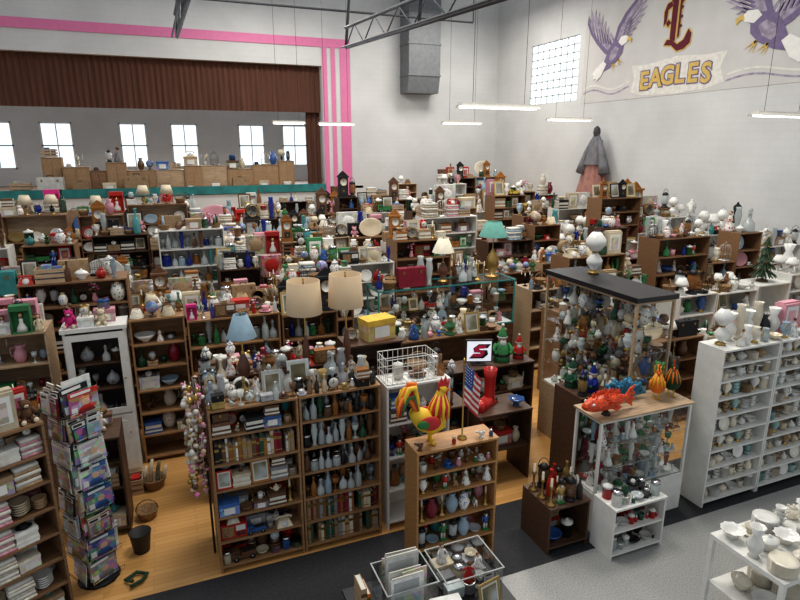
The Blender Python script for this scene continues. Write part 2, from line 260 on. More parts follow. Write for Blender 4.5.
P('paperback','paperback',MB().box(-.06,.06,-.009,.009,0,.18,'T_mat').box(-.055,.055,-.0105,-.009,.13,.17,'offwhite').box(-.045,.03,-.0115,-.0105,.14,.16,'dark').box(-.05,.05,-.0105,-.009,.01,.12,'T_cover').box(-.058,.058,-.007,.007,.18,.182,'paper'),'paperback book with printed cover facing out',['crimson','blue','tan','white','black','cream','pale blue','dark green'],True)
P('paper_folder','folder',MB().box(-.13,.13,-.004,.004,0,.32,'T_mat').box(-.11,.09,-.0055,-.004,.2,.29,'greypaper').box(-.1,.11,-.0055,-.004,.04,.16,'T_cover').box(-.125,.125,-.003,.006,.32,.335,'paper'),'paper folder with printed sheet',['white','cream','grey'],True)
f=MB()
zz=0
for i in range(5):
    h=R.uniform(.02,.04); w=R.uniform(.08,.1); cc=['T_mat','paper','T_mat','paper','T_mat'][i]; f.box(-w,w,-.07,.07,zz+.002,zz+h-.002,'paper').box(-w-.003,w+.003,-.073,.073,zz,zz+.003,cc).box(-w-.003,w+.003,-.073,.073,zz+h-.003,zz+h,cc).box(-w-.003,w+.003,-.075,-.07,zz,zz+h,cc); zz+=h
P('book_pile','books',f,'pile of five flat-lying books',WD+['blue','white','cream'],True)
P('carton','box',MB().box(-.11,.11,-.07,.07,0,.14,'T_print').box(-.114,.114,-.074,.074,.11,.15,'T_mat').box(-.06,.06,-.0745,-.0735,.02,.1,'white'),'printed gift box with lid',['red','pink','white','green','tan','blue','brown','cream','cream'],True)
P('window_box','box',MB().box(-.1,.1,-.05,.05,0,.26,'T_mat').box(-.075,.075,-.052,-.05,.05,.235,'white').box(-.05,.05,-.054,-.052,.06,.2,'T_print').box(-.1,.1,-.03,.03,.26,.275,'T_mat'),'tall boxed collectible with picture front',['pink','red','white','tan','green','cream','cream'],True)
P('boxed_doll','boxed doll',MB().box(-.1,.1,.0,.06,0,.32,'T_mat').box(-.1,-.09,-.06,0,0,.32,'T_mat').box(.09,.1,-.06,0,0,.32,'T_mat').box(-.09,.09,-.06,0,0,.012,'T_mat').box(-.09,.09,-.06,0,.26,.32,'T_mat').lathe([(0,.015),(.06,.015),(.05,.06),(.02,.12),(.024,.16),(0,.175)],'white',n=12,c=(0,-.02,0),sy=.6).ell((0,-.02,.2),(.022,.022,.026),'skin',10).ell((0,-.012,.212),(.028,.025,.026),'gold',10),'boxed doll in open-front carton',['hot pink','pink','white','hot pink','red'],True)
P('tin','tin',MB().lathe([(0,0),(.07,0),(.07,.09),(.073,.09,'T_metal'),(.073,.11),(.066,.115),(0,.115)],'T_print',n=18),'round printed biscuit tin',['red','gold','blue','green'])
f=MB().lathe([(0,0),(.09,0),(.12,.1),(.125,.11),(.115,.11),(.085,.01),(0,.01)],'wicker',n=16); f.tube([(math.cos(a)*.12,0,.1+math.sin(a)*.13) for a in [math.pi*i/8 for i in range(9)]],.008,'wicker')
P('wicker_basket','basket',f,'woven wicker basket with hoop handle',['tan'])
f=MB()
for z in (0,.06,.12): f.box(-.15,.15,-.1,-.09,z,z+.045,'wood_light').box(-.15,.15,.09,.1,z,z+.045,'wood_light').box(-.15,-.14,-.09,.09,z,z+.045,'wood_light').box(.14,.15,-.09,.09,z,z+.045,'wood_light')
f.box(-.14,.14,-.09,.09,0,.01,'wood_light'); f.box(-.08,.02,-.06,.05,.01,.2,'T_print'); f.box(.04,.12,-.06,.05,.01,.17,'T_mat')
P('wooden_crate','crate',f,'slatted wooden crate holding packages',['red','white','blue'],True)
f=MB().box(-.2,.2,-.06,.06,0,.26,'T_mat').box(-.205,.205,-.01,-.006,0,.262,'dark'); f.box(-.14,-.11,-.064,-.06,.18,.22,'brass').box(.11,.14,-.064,-.06,.18,.22,'brass'); f.tube([(-.05,0,.26),(-.045,0,.29),(.045,0,.29),(.05,0,.26)],.008,'dark')
P('suitcase','suitcase',f,'vintage suitcase with brass latches',['brown','tan','black','teal','crimson','brown'],True)
f=MB().box(-.13,.13,-.06,.06,.01,.17,'T_mat').box(-.115,0,-.064,-.06,.03,.15,'wicker').box(.02,.115,-.064,-.06,.09,.15,'offwhite'); f.lathe([(0,0),(.02,0),(.018,.015),(0,.015)],'dark',n=10,T=Matrix.Translation((.045,-.06,.055))@Matrix.Rotation(math.pi/2,4,'X')); f.lathe([(0,0),(.02,0),(.018,.015),(0,.015)],'dark',n=10,T=Matrix.Translation((.095,-.06,.055))@Matrix.Rotation(math.pi/2,4,'X'))
for sx in(-.11,.11): f.box(sx-.01,sx+.01,-.05,.05,0,.01,'dark')
P('radio','radio',f,'vintage tabletop radio with knobs',WD+['cream','red'],True)
f=MB().lathe([(0,0),(.06,0),(.06,.02),(.03,.035),(.055,.06,'T_gls'),(.06,.2),(.04,.22,'black'),(.06,.225),(.03,.26),(.01,.27),(0,.275)],'black'); f.tube([(math.cos(a)*.065,0,.2+math.sin(a)*.13) for a in [math.pi*i/8 for i in range(9)]],.004,'black'); f.lathe([(0,.06),(.02,.06),(.02,.12),(0,.12)],'cream')
P('lantern','lantern',f,'metal lantern with glass chimney',['clear','amber'])
f=MB().lathe([(0,0),(.06,0),(.05,.02),(.02,.04),(.06,.08),(.06,.11),(.025,.14),(.028,.15,'brass'),(.028,.165),(.02,.17,'glass'),(.045,.21),(.022,.27),(.02,.36)],'T_gls')
P('oil_lamp','lamp',f,'oil lamp with glass chimney',['clear','green','crimson','amber','white'])
f=MB().lathe([(0,0),(.065,0,'brass'),(.06,.015),(.02,.03,'T_cer'),(.055,.09),(.05,.15),(.015,.2,'brass'),(.008,.21),(.008,.27),(.17,.24,'cream'),(.1,.46),(.095,.46),(.16,.245)],'T_cer',n=18)
P('table_lamp','table lamp',f,'table lamp with cream cone shade',['brown','gold','green','red','black'])
f=MB().lathe([(0,0),(.07,0,'porcelain'),(.06,.015),(.02,.03),(.07,.1),(.06,.17),(.015,.21,'brass'),(.008,.22),(.008,.3),(.19,.25,'white'),(.16,.33),(.09,.47),(.085,.47),(.18,.255)],'porcelain',n=18)
P('white_lamp','table lamp',f,'white table lamp with bell shade',['white'])
P('lamp_shade_spare','lampshade',MB().lathe([(.17,0),(.09,.22),(.085,.22),(.163,.0)],'T_cloth',n=20).lathe([(.17,0),(.173,.008),(.167,.015)],'gold',n=20),'loose fabric lampshade with trim',['cream','white','tan','ivory','brown'])
f=MB()
for i in range(14):
    a=2*math.pi*i/14; x,y=math.cos(a),math.sin(a); f.tube([(.1*x,.1*y,.02),(.1*x,.1*y,.22),(.07*x,.07*y,.28),(0,0,.32)],.0025,'T_metal',4)
f.lathe([(0,0),(.105,0),(.105,.025),(0,.025)],'T_metal',n=18); f.lathe([(.1,.12),(.103,.12),(.103,.126),(.1,.126)],'T_metal',n=18); f.lathe([(.0,.32),(.015,.33),(0,.35)],'T_metal',n=8)
P('birdcage','birdcage',f,'domed wire birdcage',['white','gold','black'])
f=MB(); f.lathe([(0,0),(.08,0),(.07,.06),(.035,.15),(.04,.19),(.015,.215,'skin'),(.014,.225),(0,.23)],'T_cloth'); f.ell((0,0,.255),(.032,.032,.036),'skin',12); f.ell((0,.01,.268),(.038,.034,.034),'hair',12)
f.tube([(-.04,0,.19),(-.07,-.02,.14),(-.06,-.05,.11)],[.014,.011,.009],'T_cloth'); f.tube([(.04,0,.19),(.07,-.02,.14),(.06,-.05,.11)],[.014,.011,.009],'T_cloth'); f.ell((-.06,-.055,.105),(.01,.01,.01),'skin',6); f.ell((.06,-.055,.105),(.01,.01,.01),'skin',6)
for sx in(-.012,.012): f.ell((sx,-.031,.258),(.004,.003,.005),'black',6)
P('doll','doll',f,'doll in full cloth dress',['pink','red','white','blue','cream','white'])
f=MB(); f.ell((0,.01,.08),(.06,.05,.07),'T_cloth',12); f.ell((0,-.005,.175),(.047,.043,.043),'T_cloth',12); f.ell((0,-.045,.165),(.02,.016,.015),'cream',8); f.ell((0,-.06,.17),(.006,.004,.004),'black',6)
for sx in(-1,1): f.ell((sx*.038,0,.212),(.016,.01,.016),'T_cloth',8); f.ell((sx*.018,-.04,.185),(.005,.004,.005),'black',6); f.tube([(sx*.045,0,.125),(sx*.075,-.03,.08)],[.02,.018],'T_cloth'); f.tube([(sx*.03,-.02,.03),(sx*.05,-.085,.025)],[.026,.022],'T_cloth'); f.ell((sx*.05,-.09,.027),(.023,.014,.026),'cream',8)
P('teddy_bear','stuffed toy',f,'seated plush teddy bear',['brown','tan','white','cream','pink'],True)
f=MB(); f.lathe([(0,0),(.09,.0),(.085,.06),(.07,.14),(.045,.2),(0,.21)],'T_cloth',n=16); f.lathe([(.086,.06),(.09,.075),(.08,.09)],'black',n=16); f.ell((0,0,.24),(.045,.045,.05),'skin',12); f.lathe([(.05,.26),(.052,.275),(.03,.33),(.008,.38),(0,.385)],'T_cloth',n=14); f.lathe([(.05,.255),(.058,.262),(.05,.275)],'white',n=14); f.ell((.0,0,.39),(.018,.018,.018),'white',8); f.ell((0,-.035,.205),(.035,.025,.045),'white',10); f.ell((0,-.048,.243),(.008,.008,.008),'red',6)
for sx in(-1,1): f.tube([(sx*.055,0,.18),(sx*.1,-.02,.13),(sx*.08,-.06,.11)],[.028,.024,.02],'T_cloth',8); f.ell((sx*.08,-.065,.105),(.02,.02,.02),'green',8); f.ell((sx*.018,-.041,.255),(.005,.004,.006),'black',6)
P('gnome_figure','christmas figure',f,'plush christmas gnome with pointed hat',['red','green','red'])
f=MB().box(-.12,.12,-.045,.045,.03,.05,'T_cer').box(-.12,-.04,-.045,.045,.05,.11,'T_cer').box(-.1,-.045,-.046,.046,.075,.1,'dark').box(-.03,.12,-.045,.045,.05,.085,'T_cer').box(-.02,.11,-.035,.035,.085,.088,'dark')
for x in(-.08,.08):
    for y in(-.045,.045): f.lathe([(0,-.01),(.026,-.01),(.026,.01),(0,.01)],'black',n=12,T=Matrix.Translation((x,y,.026))@Matrix.Rotation(math.pi/2,4,'X')); f.ell((x,y*1.2,.026),(.01,.006,.01),'chrome',6)
P('toy_truck','toy truck',f,'pressed-metal toy pickup truck',['red','blue','green','yellow'],True)
f=MB(); f.add([(x,y,z) for (x,y,z) in [(-.04,-.12,.0),(.04,-.12,0),(.04,.12,0),(-.04,.12,0)]]+[(-.035,-.1,.05),(.035,-.1,.05),(.03,.02,.06),(-.03,.02,.06)],[(3,2,1,0),(0,1,5,4),(1,2,6,5),(3,0,4,7),(4,5,6,7),(2,3,7,6)],'T_mat',True); f.ell((0,-.07,.035),(.042,.06,.035),'T_cer',10); f.lathe([(.042,.02),(.036,.06),(.04,.2),(.048,.26),(.044,.26),(.03,.05)],'T_cer',c=(0,.05,0)); f.box(-.03,.03,.03,.12,0,.03,'dark')
P('boot','boot',f,'tall leather boot with heel',['red','brown','black'],True)
P('hat','hat',MB().lathe([(0,.012),(.09,0),(.15,.012),(.15,.018),(.08,.012,'dark'),(.078,.035,'T_cloth'),(.07,.09),(.03,.1),(0,.09)],'T_cloth',n=20,sy=.85),'brimmed felt hat with band',['brown','black','tan','cream'])
P('snow_globe','snow globe',MB().lathe([(0,0),(.055,0),(.05,.035),(.035,.04,'T_gls'),(.055,.07),(.055,.1),(.035,.14),(0,.15)],'wood_dark',n=16),'snow globe on dark base',['clear','pale blue'])
f=MB().box(-.035,.035,-.03,.03,0,.02,'green'); 
for sx in(-.015,.015): f.lathe([(0,0),(.012,0),(.01,.08),(0,.08)],'white',n=8,c=(sx,0,.02))
f.lathe([(0,.1),(.033,.1),(.028,.12,'gold'),(.03,.125,'T_cer'),(.032,.17),(.0,.18)],'T_cer',n=12); f.lathe([(0,.175),(.02,.178,'skin'),(.022,.21),(.026,.212,'black'),(.024,.26),(0,.262)],'skin',n=12); f.ell((0,-.018,.19),(.014,.01,.02),'white',8)
for sx in(-1,1): f.tube([(sx*.035,0,.17),(sx*.045,0,.13),(sx*.04,-.01,.11)],.009,'T_cer')
P('nutcracker','nutcracker',f,'painted wooden soldier nutcracker',['red','green','blue'],True)
P('jewelry_box','box',MB().box(-.08,.08,-.055,.055,.008,.07,'T_mat').box(-.085,.085,-.06,.06,.07,.095,'T_mat').box(-.01,.01,-.063,-.06,.06,.085,'brass').box(-.08,-.06,-.055,.055,0,.008,'dark').box(.06,.08,-.055,.055,0,.008,'dark'),'small hinged wooden keepsake box',WD,True)
f=MB().box(-.04,.04,-.04,.04,0,.03,'black'); f.lathe([(0,.03),(.03,.035),(.01,.05),(.01,.1),(.04,.13),(.055,.2),(.05,.2),(.03,.13),(0,.12)],'T_metal'); hdl(f,.045,.13,.19,.03,.004,'T_metal'); hdl(f,.045,.13,.19,.03,.004,'T_metal',-1)
P('trophy','trophy',f,'two-handled trophy cup on plinth',['gold','silver'])
f=MB().lathe([(0,0),(.06,0),(.05,.02),(.1,.06),(.11,.1),(.115,.105),(.1,.12),(.05,.155),(.015,.16),(.018,.18),(0,.185)],'T_cer',n=18,sy=.75); hdl(f,.1,.07,.1,.03,.006); hdl(f,.1,.07,.1,.03,.006,'T_cer',-1)
P('tureen','tureen',f,'oval lidded soup tureen',CHI)
f=MB().lathe([(0,0),(.05,0),(.065,.09),(.07,.09),(.07,.1),(.055,.1),(0,.09,'dark')],'T_cer')
for i in range(30):
    a=R.uniform(0,6.28); e=R.uniform(.3,1.4); L=R.uniform(.12,.24); dx,dy,dz=math.cos(a)*math.cos(e),math.sin(a)*math.cos(e),math.sin(e); px,py=-math.sin(a)*.02,math.cos(a)*.02
    f.add([(0,0,.09),(dx*L*.6+px,dy*L*.6+py,.09+dz*L*.6),(dx*L,dy*L,.09+dz*L*.85),(dx*L*.6-px,dy*L*.6-py,.09+dz*L*.6)],[(0,1,2,3)],'leaf')
P('potted_plant','potted plant',f,'leafy plant in ceramic pot',['white','brown','green','tan'])
f=MB().lathe([(0,0),(.035,0),(.05,.05),(.025,.12),(.035,.15),(.02,.12),(0,.1)],'T_cer')
for i in range(14):
    a=R.uniform(0,6.28); r=R.uniform(0,.09); z=R.uniform(.2,.32); f.tube([(0,0,.12),(r*math.cos(a),r*math.sin(a),z)],.002,'leaf',4); f.ell((r*math.cos(a),r*math.sin(a),z),(.022,.022,.016),['T_mat','pinkpaint','red','white'][i%4],7)
P('flower_arrangement','flowers',f,'silk flowers in small vase',['white','pink','yellow','purple','red'])
f=MB().lathe([(0,0),(.1,0),(.09,.03),(.02,.05),(.02,.12)],'wood_dark',n=10)
for q in range(5):
    z=.1+q*.13; r=.2-.033*q
    for i in range(22):
        a=i*.2856+q; f.add([(0,0,z+.16),(r*math.cos(a-.1),r*math.sin(a-.1),z+.02*(i%2)),(r*1.1*math.cos(a),r*1.1*math.sin(a),z-.02),(r*math.cos(a+.1),r*math.sin(a+.1),z+.02*(i%2))],[(0,1,2,3)],'darkgreen')
    for i in range(5): a=i*1.26+q*.7; f.ell((r*.95*math.cos(a),r*.95*math.sin(a),z),(.012,.012,.012),['red','gold','T_mat'][i%3],6)
P('small_christmas_tree','christmas tree',f,'small decorated artificial christmas tree',['red','gold','pink'])
f=MB().lathe([(0,0),(.07,0),(.06,.015),(.015,.03),(.02,.12),(.012,.2),(.015,.32),(0,.33)],'T_metal',n=12)
for a in range(3):
    x,y=math.cos(a*2.1),math.sin(a*2.1); f.tube([(0,0,.2),(.07*x,.07*y,.17),(.12*x,.12*y,.22),(.12*x,.12*y,.28)],.006,'T_metal',5); f.lathe([(0,.27),(.022,.28),(.01,.285,'cream'),(.01,.37),(0,.375)],'T_metal',n=8,c=(.12*x,.12*y,0))
P('candelabra','candelabra',f,'branched metal candelabra with candles',['gold','silver','black'])
f=MB().lathe([(0,0),(.13,0),(.12,.02),(.02,.04),(.018,.2),(.02,.25),(.17,.25,'T_cloth'),(.16,.32),(.1,.48),(.12,.6),(.15,.68),(.14,.75),(.05,.8),(.04,.85),(.0,.87)],'wood_dark',n=18,sy=.75)
for sx in(-1,1): f.tube([(sx*.13,0,.72),(sx*.19,-.02,.58),(sx*.17,-.05,.42)],[.05,.045,.04],'T_cloth',8)
P('blouse_form','dress form',f,'blouse on a short dress form',['white','black','cream'])
f=MB().lathe([(0,0),(.08,0),(.07,.02),(.015,.04),(.015,.08)],'wood_dark'); f.ell((0,0,.2),(.12,.12,.12),'T_print',16); f.tube([(0,-.0,.07),(.1,0,.09),(.14,0,.2),(.1,0,.3),(0,0,.33)],.006,'brass',5)
P('globe','globe',f,'desk globe on turned stand',['blue','tan'])
f=MB()
for x in(-.2,.18):
    f.box(x,x+.025,.17,.195,0,.95,'T_mat').box(x,x+.025,-.19,-.165,0,.44,'T_mat'); f.box(x,x+.025,-.165,.17,.2,.22,'T_mat')
f.box(-.21,.215,-.2,.2,.44,.47,'wicker')
for z in(.6,.72,.86): f.box(-.175,.18,.175,.19,z,z+.06,'T_mat')
f.box(-.175,.18,-.185,-.17,.25,.27,'T_mat')
P('ladderback_chair','chair',f,'ladderback wooden chair with woven seat',['brown','tan','black'],True)
f=MB().add([(x*.2,.06+y*.05,.2+z*.2) for z in(-1,1) for y in(-1,1) for x in(-1,1)],[(0,2,3,1),(4,5,7,6),(0,1,5,4),(2,6,7,3),(0,4,6,2),(1,3,7,5)],'T_print',False); f.ell((0,.06,.2),(.17,.09,.17),'T_cloth',14)
P('cushion','cushion',f,'patterned square throw cushion',['red','white','tan','tan','cream'],True)
f=MB()
zz=0
for i in range(6):
    h=.035+.01*(i%2); w=.13-.006*(i%3); f.lathe([(0,zz),(w,zz),(w*1.03,zz+h*.5),(w,zz+h-.002),(0,zz+h-.002)],['T_cloth','offwhite','T_cloth','paper','T_cloth','offwhite'][i],n=4,T=Matrix.Diagonal((1.3,1,1,1))@Matrix.Rotation(math.pi/4,4,'Z')); zz+=h
P('linen_pile','linens',f,'folded pile of linens and cloths',['white','cream','pale blue','pink','white'],True)
f=MB().box(-.12,.12,-.07,.07,0,.05,'T_mat').box(-.1,.1,-.055,.055,.05,.42,'T_mat').box(-.12,.12,-.07,.07,.42,.45,'T_mat').poly([(-.12,.45),(.12,.45),(.05,.52),(0,.56),(-.05,.52)],'T_mat',.03); f.lathe([(0,0),(.07,0),(.07,.004,'brass'),(.08,.004),(.08,0)],'offwhite',n=20,T=Matrix.Translation((0,-.056,.32))@Matrix.Rotation(math.pi/2,4,'X')); f.box(-.06,.06,-.058,-.055,.08,.2,'dark').box(-.003,.003,-.063,-.06,.32,.37,'black'); f.ell((0,-.06,.13),(.02,.004,.02),'brass',8)
P('shelf_clock','clock',f,'tall wooden pendulum shelf clock',['brown','amber','black'],True)
f=MB()
for i,(x,h,m) in enumerate(((-.12,.34,'T_cloth'),(-.04,.42,'T_mat'),(.05,.38,'pict'),(.13,.3,'T_cloth'))): f.tube([(x,.0,.1),(x+.02,.01,h*.7),(x+.05,.02,h)],[.035,.03,.02],m,7)
f.lathe([(0,0),(.12,0),(.16,.14),(.165,.15),(.155,.15),(.11,.01),(0,.01)],'wicker',n=16)
P('fabric_basket','basket',f,'wicker basket of rolled fabrics',['red','pale blue','cream','pink','dark green'])
f=MB().add([(-.09,-.07,0),(.09,-.07,0),(.09,.07,0),(-.09,.07,0),(-.06,-.03,.06),(.06,-.03,.06),(.06,.05,.07),(-.06,.05,.07)],[(3,2,1,0),(0,1,5,4),(1,2,6,5),(2,3,7,6),(3,0,4,7),(4,5,6,7)],'T_cer'); f.lathe([(0,0),(.04,0),(.04,.006),(0,.006)],'offwhite',n=16,T=Matrix.Translation((0,-.045,.035))@Matrix.Rotation(math.radians(55),4,'X')); f.tube([(-.09,.01,.075),(-.06,.01,.095),(.06,.01,.095),(.09,.01,.075)],[.02,.012,.012,.02],'T_cer')
P('telephone','telephone',f,'rotary dial telephone',['black','red','cream','teal'],True)
P('shaker','shaker',MB().lathe([(0,0),(.022,0),(.026,.03),(.016,.06),(.02,.065,'chrome'),(.018,.08),(0,.088)],'T_cer',n=12),'small salt shaker',CHI+['red','green'])
P('wooden_bowl','bowl',MB().lathe([(0,0),(.05,0),(.12,.06),(.125,.08),(.115,.08),(.05,.02),(0,.018)],'wood_mid',n=18),'turned wooden bowl',['brown'])
P('milk_jug_vase','vase',MB().lathe([(0,0),(.045,0),(.03,.02),(.06,.08),(.065,.13),(.03,.2),(.06,.28),(.055,.28),(.025,.2),(0,.15)],'porcelain',n=24,wob=(.06,8)),'fluted milk glass vase',['white'])
P('glass_globe_lamp','lamp',MB().lathe([(0,0),(.06,0,'brass'),(.055,.02),(.02,.04,'porcelain'),(.075,.1),(.08,.14),(.04,.2),(.03,.21,'brass'),(.03,.23),(.045,.235,'porcelain'),(.1,.3),(.1,.35),(.05,.42),(.03,.43,'glass'),(.028,.5)],'brass',n=20),'milk glass globe parlour lamp',['white'])
NOCOL=('turned brass','milk glass','woven','table lamp with cream','white table','turned wooden','fluted milk','fluted white','metal lantern')
def place(k,x,y,z,rot=0,s=1,col=None,loc='',group=None,sc3=None,label=None):
    p=PR[k]; cn=col or R.choice(p['pal'])
    o=bpy.data.objects.new(k,p['me']); COL.objects.link(o); o.location=(x,y,z+.002); o.rotation_euler=(0,0,rot); o.scale=sc3 or (s,s,s)
    c=PAL[cn]; v=R.uniform(.75,1.15); o.color=(min(1,c[0]*v),min(1,c[1]*v),min(1,c[2]*v),1)
    d=p['desc']; pre='' if any(d.startswith(w) for w in NOCOL) else cn+' '
    lb=label or (pre+d+(' '+loc if loc else ''))
    if len(lb.split())>12: lb=' '.join((pre+d).split()[:12])
    o['label']=lb; o['category']=p['cat']
    if group:o['group']=group
    GOODS.append(o); return o
def tw(T,x,y):
    c,s=math.cos(T[2]),math.sin(T[2]); return T[0]+c*x-s*y,T[1]+s*x+c*y
FLAT={'carton','book_pile','linen_pile','jewelry_box','tin','radio'}
SMALL=['bird_figurine','mug','teacup','bowl','tin','alarm_clock','snow_globe','vase','hat','canister','jewelry_box','telephone','ginger_jar','book_pile','lantern','teapot','wicker_basket','doll']
STACK=[]
def fill(T,x0,x1,y0,y1,z,hmax,kinds,group,loc,big=1.0,gap=.02,skip=0,pal=None,rows=1):
    if rows>1:
        dd=(y1-y0)/rows
        for i in range(rows): fill(T,x0,x1,y0+i*dd,y0+(i+1)*dd-.004,z,hmax,kinds,group,loc,big,gap,skip,pal,1)
        return
    x=x0+R.uniform(.0,gap*1.5); av=y1-y0; last=None
    while x<x1:
        ok=False
        for _ in range(8):
            k=R.choice(kinds)
            if k==last and len(kinds)>3: continue
            p=PR[k]; s=big*R.uniform(.72,1.25)
            s=min(s,hmax*.94/p['h'],av*.97/(p['d']+.0001)); w=p['w']*s
            if s>=.5*min(1,big) and x+w<=x1: ok=True;break
        if not ok: break
        last=k
        if R.random()>=skip:
            d=p['d']*s; yy=y0+d/2+R.random()*max(0,av-d)*.5
            X,Y=tw(T,x+w/2,yy); rot=T[2]+(R.uniform(-.05,.05) if p['front'] else R.uniform(-3,3))
            a=place(k,X,Y,z,rot,s,(R.choice(pal) if pal else None),loc,group)
            if k in FLAT and R.random()<.7:
                q=R.choice(SMALL); pq=PR[q]; room=hmax-p['h']*s; s2=min(big,.94*w/pq['w'],.94*d/pq['d'],room*.9/pq['h'])
                if s2>.4: STACK.append((place(q,X,Y,z+p['h']*s+.002,rot,s2,None,'stacked on other goods',group),a))
        x+=w+R.uniform(.2,1.3)*gap
def books(T,x0,x1,y0,y1,z,hmax,group,loc,maxn=40,pal=None,thick=1):
    x=x0+.005;n=0
    while n<maxn:
        t=R.uniform(.018,.045)*thick; h=min(R.uniform(.17,.27),hmax*.93); d=min(.17,y1-y0-.02)
        if x+t>x1: break
        if R.random()<.06: x+=R.uniform(.02,.06); continue
        X,Y=tw(T,x+t/2,y0+.01+d/2+R.uniform(0,.015))
        place('book',X,Y,z,T[2],1,R.choice(pal) if pal else None,loc,group,(t/.0305,d/.163,h/.22)); x+=t+.002; n+=1
# ---------------- furniture ----------------
def unit(x,y,w,d,h,zs,wood,ang=0,label='wooden bookcase',name='bookcase',cat='shelf',parts=True,th=.022,back=True,backm=None):
    T=(x,y,ang); A=[]
    A.append(('side_panel',(0,th,0,d,0,h-th),wood)); A.append(('side_panel',(w-th,w,0,d,0,h-th),wood)); A.append(('top_panel',(0,w,-.01,d,h-th,h),wood))
    if back: A.append(('back_panel',(th,w-th,d-.01,d,0,h-th),backm or wood))
    for z in zs: A.append(('shelf',(th,w-th,0,d-.01,z-th,z),wood))
    if parts:
        e=empty(name,(x,y,0),ang,label,cat)
        for n,b,m in A: obj(n,MB().box(*b,m),e)
    else:
        mb=MB()
        for n,b,m in A: mb.box(*b,m)
        e=obj(name,mb,None,(x,y,0),ang,label=label,cat=cat)
    return T
def stocked(x,y,w,d,h,zs,wood,themes,ang=0,label='wooden bookcase',name='bookcase',parts=True,zmin=0,topk=None,group='goods on the shelf',loc='on a shelf',big=1,gap=.02,backm=None,toph=.45,pal=None,rows=1,trows=1,bpal=None,skip=0):
    T=unit(x,y,w,d,h,zs,wood,ang,label,name,parts=parts,backm=backm); zz=sorted(zs)+[h-.0]
    for i,z in enumerate(sorted(zs)):
        if z<zmin: continue
        hm=zz[i+1]-z-.03; k=themes[i%len(themes)]
        if k=='books': books(T,.03,w-.03,.01,d-.02,z,hm,group,loc,pal=bpal)
        elif k: fill(T,.025,w-.025,.005,d-.015,z,hm,k,group,loc,big,gap,pal=pal,rows=rows,skip=skip)
    if topk: fill(T,.0,w,.0,d-.005,h,toph,topk,'goods on top of the shelving','on top of shelving',big*1.1,gap,rows=trows,skip=skip)
    return T
WN={'wood_dark':'dark wooden','wood_mid':'brown wooden','white':'white painted','wood_orange':'orange pine','wood_light':'light wooden','oak':'oak'}
def drawers(x,y,w,d,h,wood,ang=0,label='wooden chest of drawers'):
    mb=MB().box(.02,w-.02,.01,d,.05,h-.03,wood).box(0,w,-.01,d,h-.03,h,wood)
    for px in(.03,w-.07):
        for py in(.02,d-.06): mb.box(px,px+.04,py,py+.04,0,.05,wood)
    e=empty('dresser',(x,y,0),ang,label,'dresser'); obj('body',mb,e)
    n=3
    for i in range(n):
        z0=.08+i*(h-.14)/n; z1=z0+(h-.14)/n-.015; dr=obj('drawer',MB().box(.03,w-.03,-.01,.0095,z0,z1,wood),e)
        for kx in(w*.28,w*.72): obj('knob',MB().ell((kx,-.02,(z0+z1)/2),(.014,.012,.014),'brass',8),dr)
    return (x,y,ang)
def lamp(x,y,z,H,rb,rt,sh,shade,base,label,name='table_lamp',br=1.0):
    e=empty(name,(x,y,z+.002),0,label,'lamp'); zb=H-sh; q=rb*br
    obj('lamp_base',MB().lathe([(0,0),(q*.5,0,'brass'),(q*.48,.015),(q*.15,.03,base),(q*.45,zb*.3),(q*.4,zb*.45),(q*.12,zb*.65,'brass'),(.008,zb*.7),(.008,zb+sh*.8),(0,zb+sh*.8)],base,n=20),e)
    obj('lamp_shade',MB().lathe([(rb,zb),(rt,H),(rt-.006,H),(rb-.006,zb)],shade,n=28),e)
    obj('finial',MB().lathe([(0,H-.06),(.012,H-.05),(.006,H),(.012,H+.02),(0,H+.035)],'brass',n=8),e)
    return e
def showcase(x,y,w,d,z0,h,top,frame,nsh,label,name='glass_display_case',plinth=None,topth=.05,t=.022):
    e=empty(name,(x,y,0),0,label,'display case')
    mb=MB()
    for px in(0,w-t):
        for py in(0,d-t): mb.box(px,px+t,py,py+t,z0,h-topth,frame)
    for z in(z0,h-topth-t):
        mb.box(t,w-t,0,t,z,z+t,frame).box(t,w-t,d-t,d,z,z+t,frame).box(0,t,t,d-t,z,z+t,frame).box(w-t,w,t,d-t,z,z+t,frame)
    obj('frame',mb,e)
    if z0>.05: obj('base_cabinet',MB().box(0,w,0,d,0,z0-.001,plinth or frame),e)
    obj('glass_top' if top=='glass' else 'case_top',MB().box(-.02,w+.02,-.02,d+.02,h-topth,h,top),e)
    a,b=z0+t,h-topth-t
    for yy in(.01,d-.01): obj('glass_panel',MB().quad((t,yy,a),(w-t,yy,a),(w-t,yy,b),(t,yy,b),'glass'),e)
    for xx in(.01,w-.01): obj('glass_panel',MB().quad((xx,t,a),(xx,d-t,a),(xx,d-t,b),(xx,t,b),'glass'),e)
    zs=[a+(b-a)*i/(nsh+1) for i in range(1,nsh+1)]
    obj('case_floor',MB().box(.013,w-.013,.013,d-.013,z0+t*.4,z0+t,'white'),e)
    for z in zs: obj('glass_shelf',MB().quad((.013,.013,z),(w-.013,.013,z),(w-.013,d-.013,z),(.013,d-.013,z),'glass').box(.013,w-.013,.013,.017,z-.006,z,'chrome'),e)
    return [z0+t]+zs
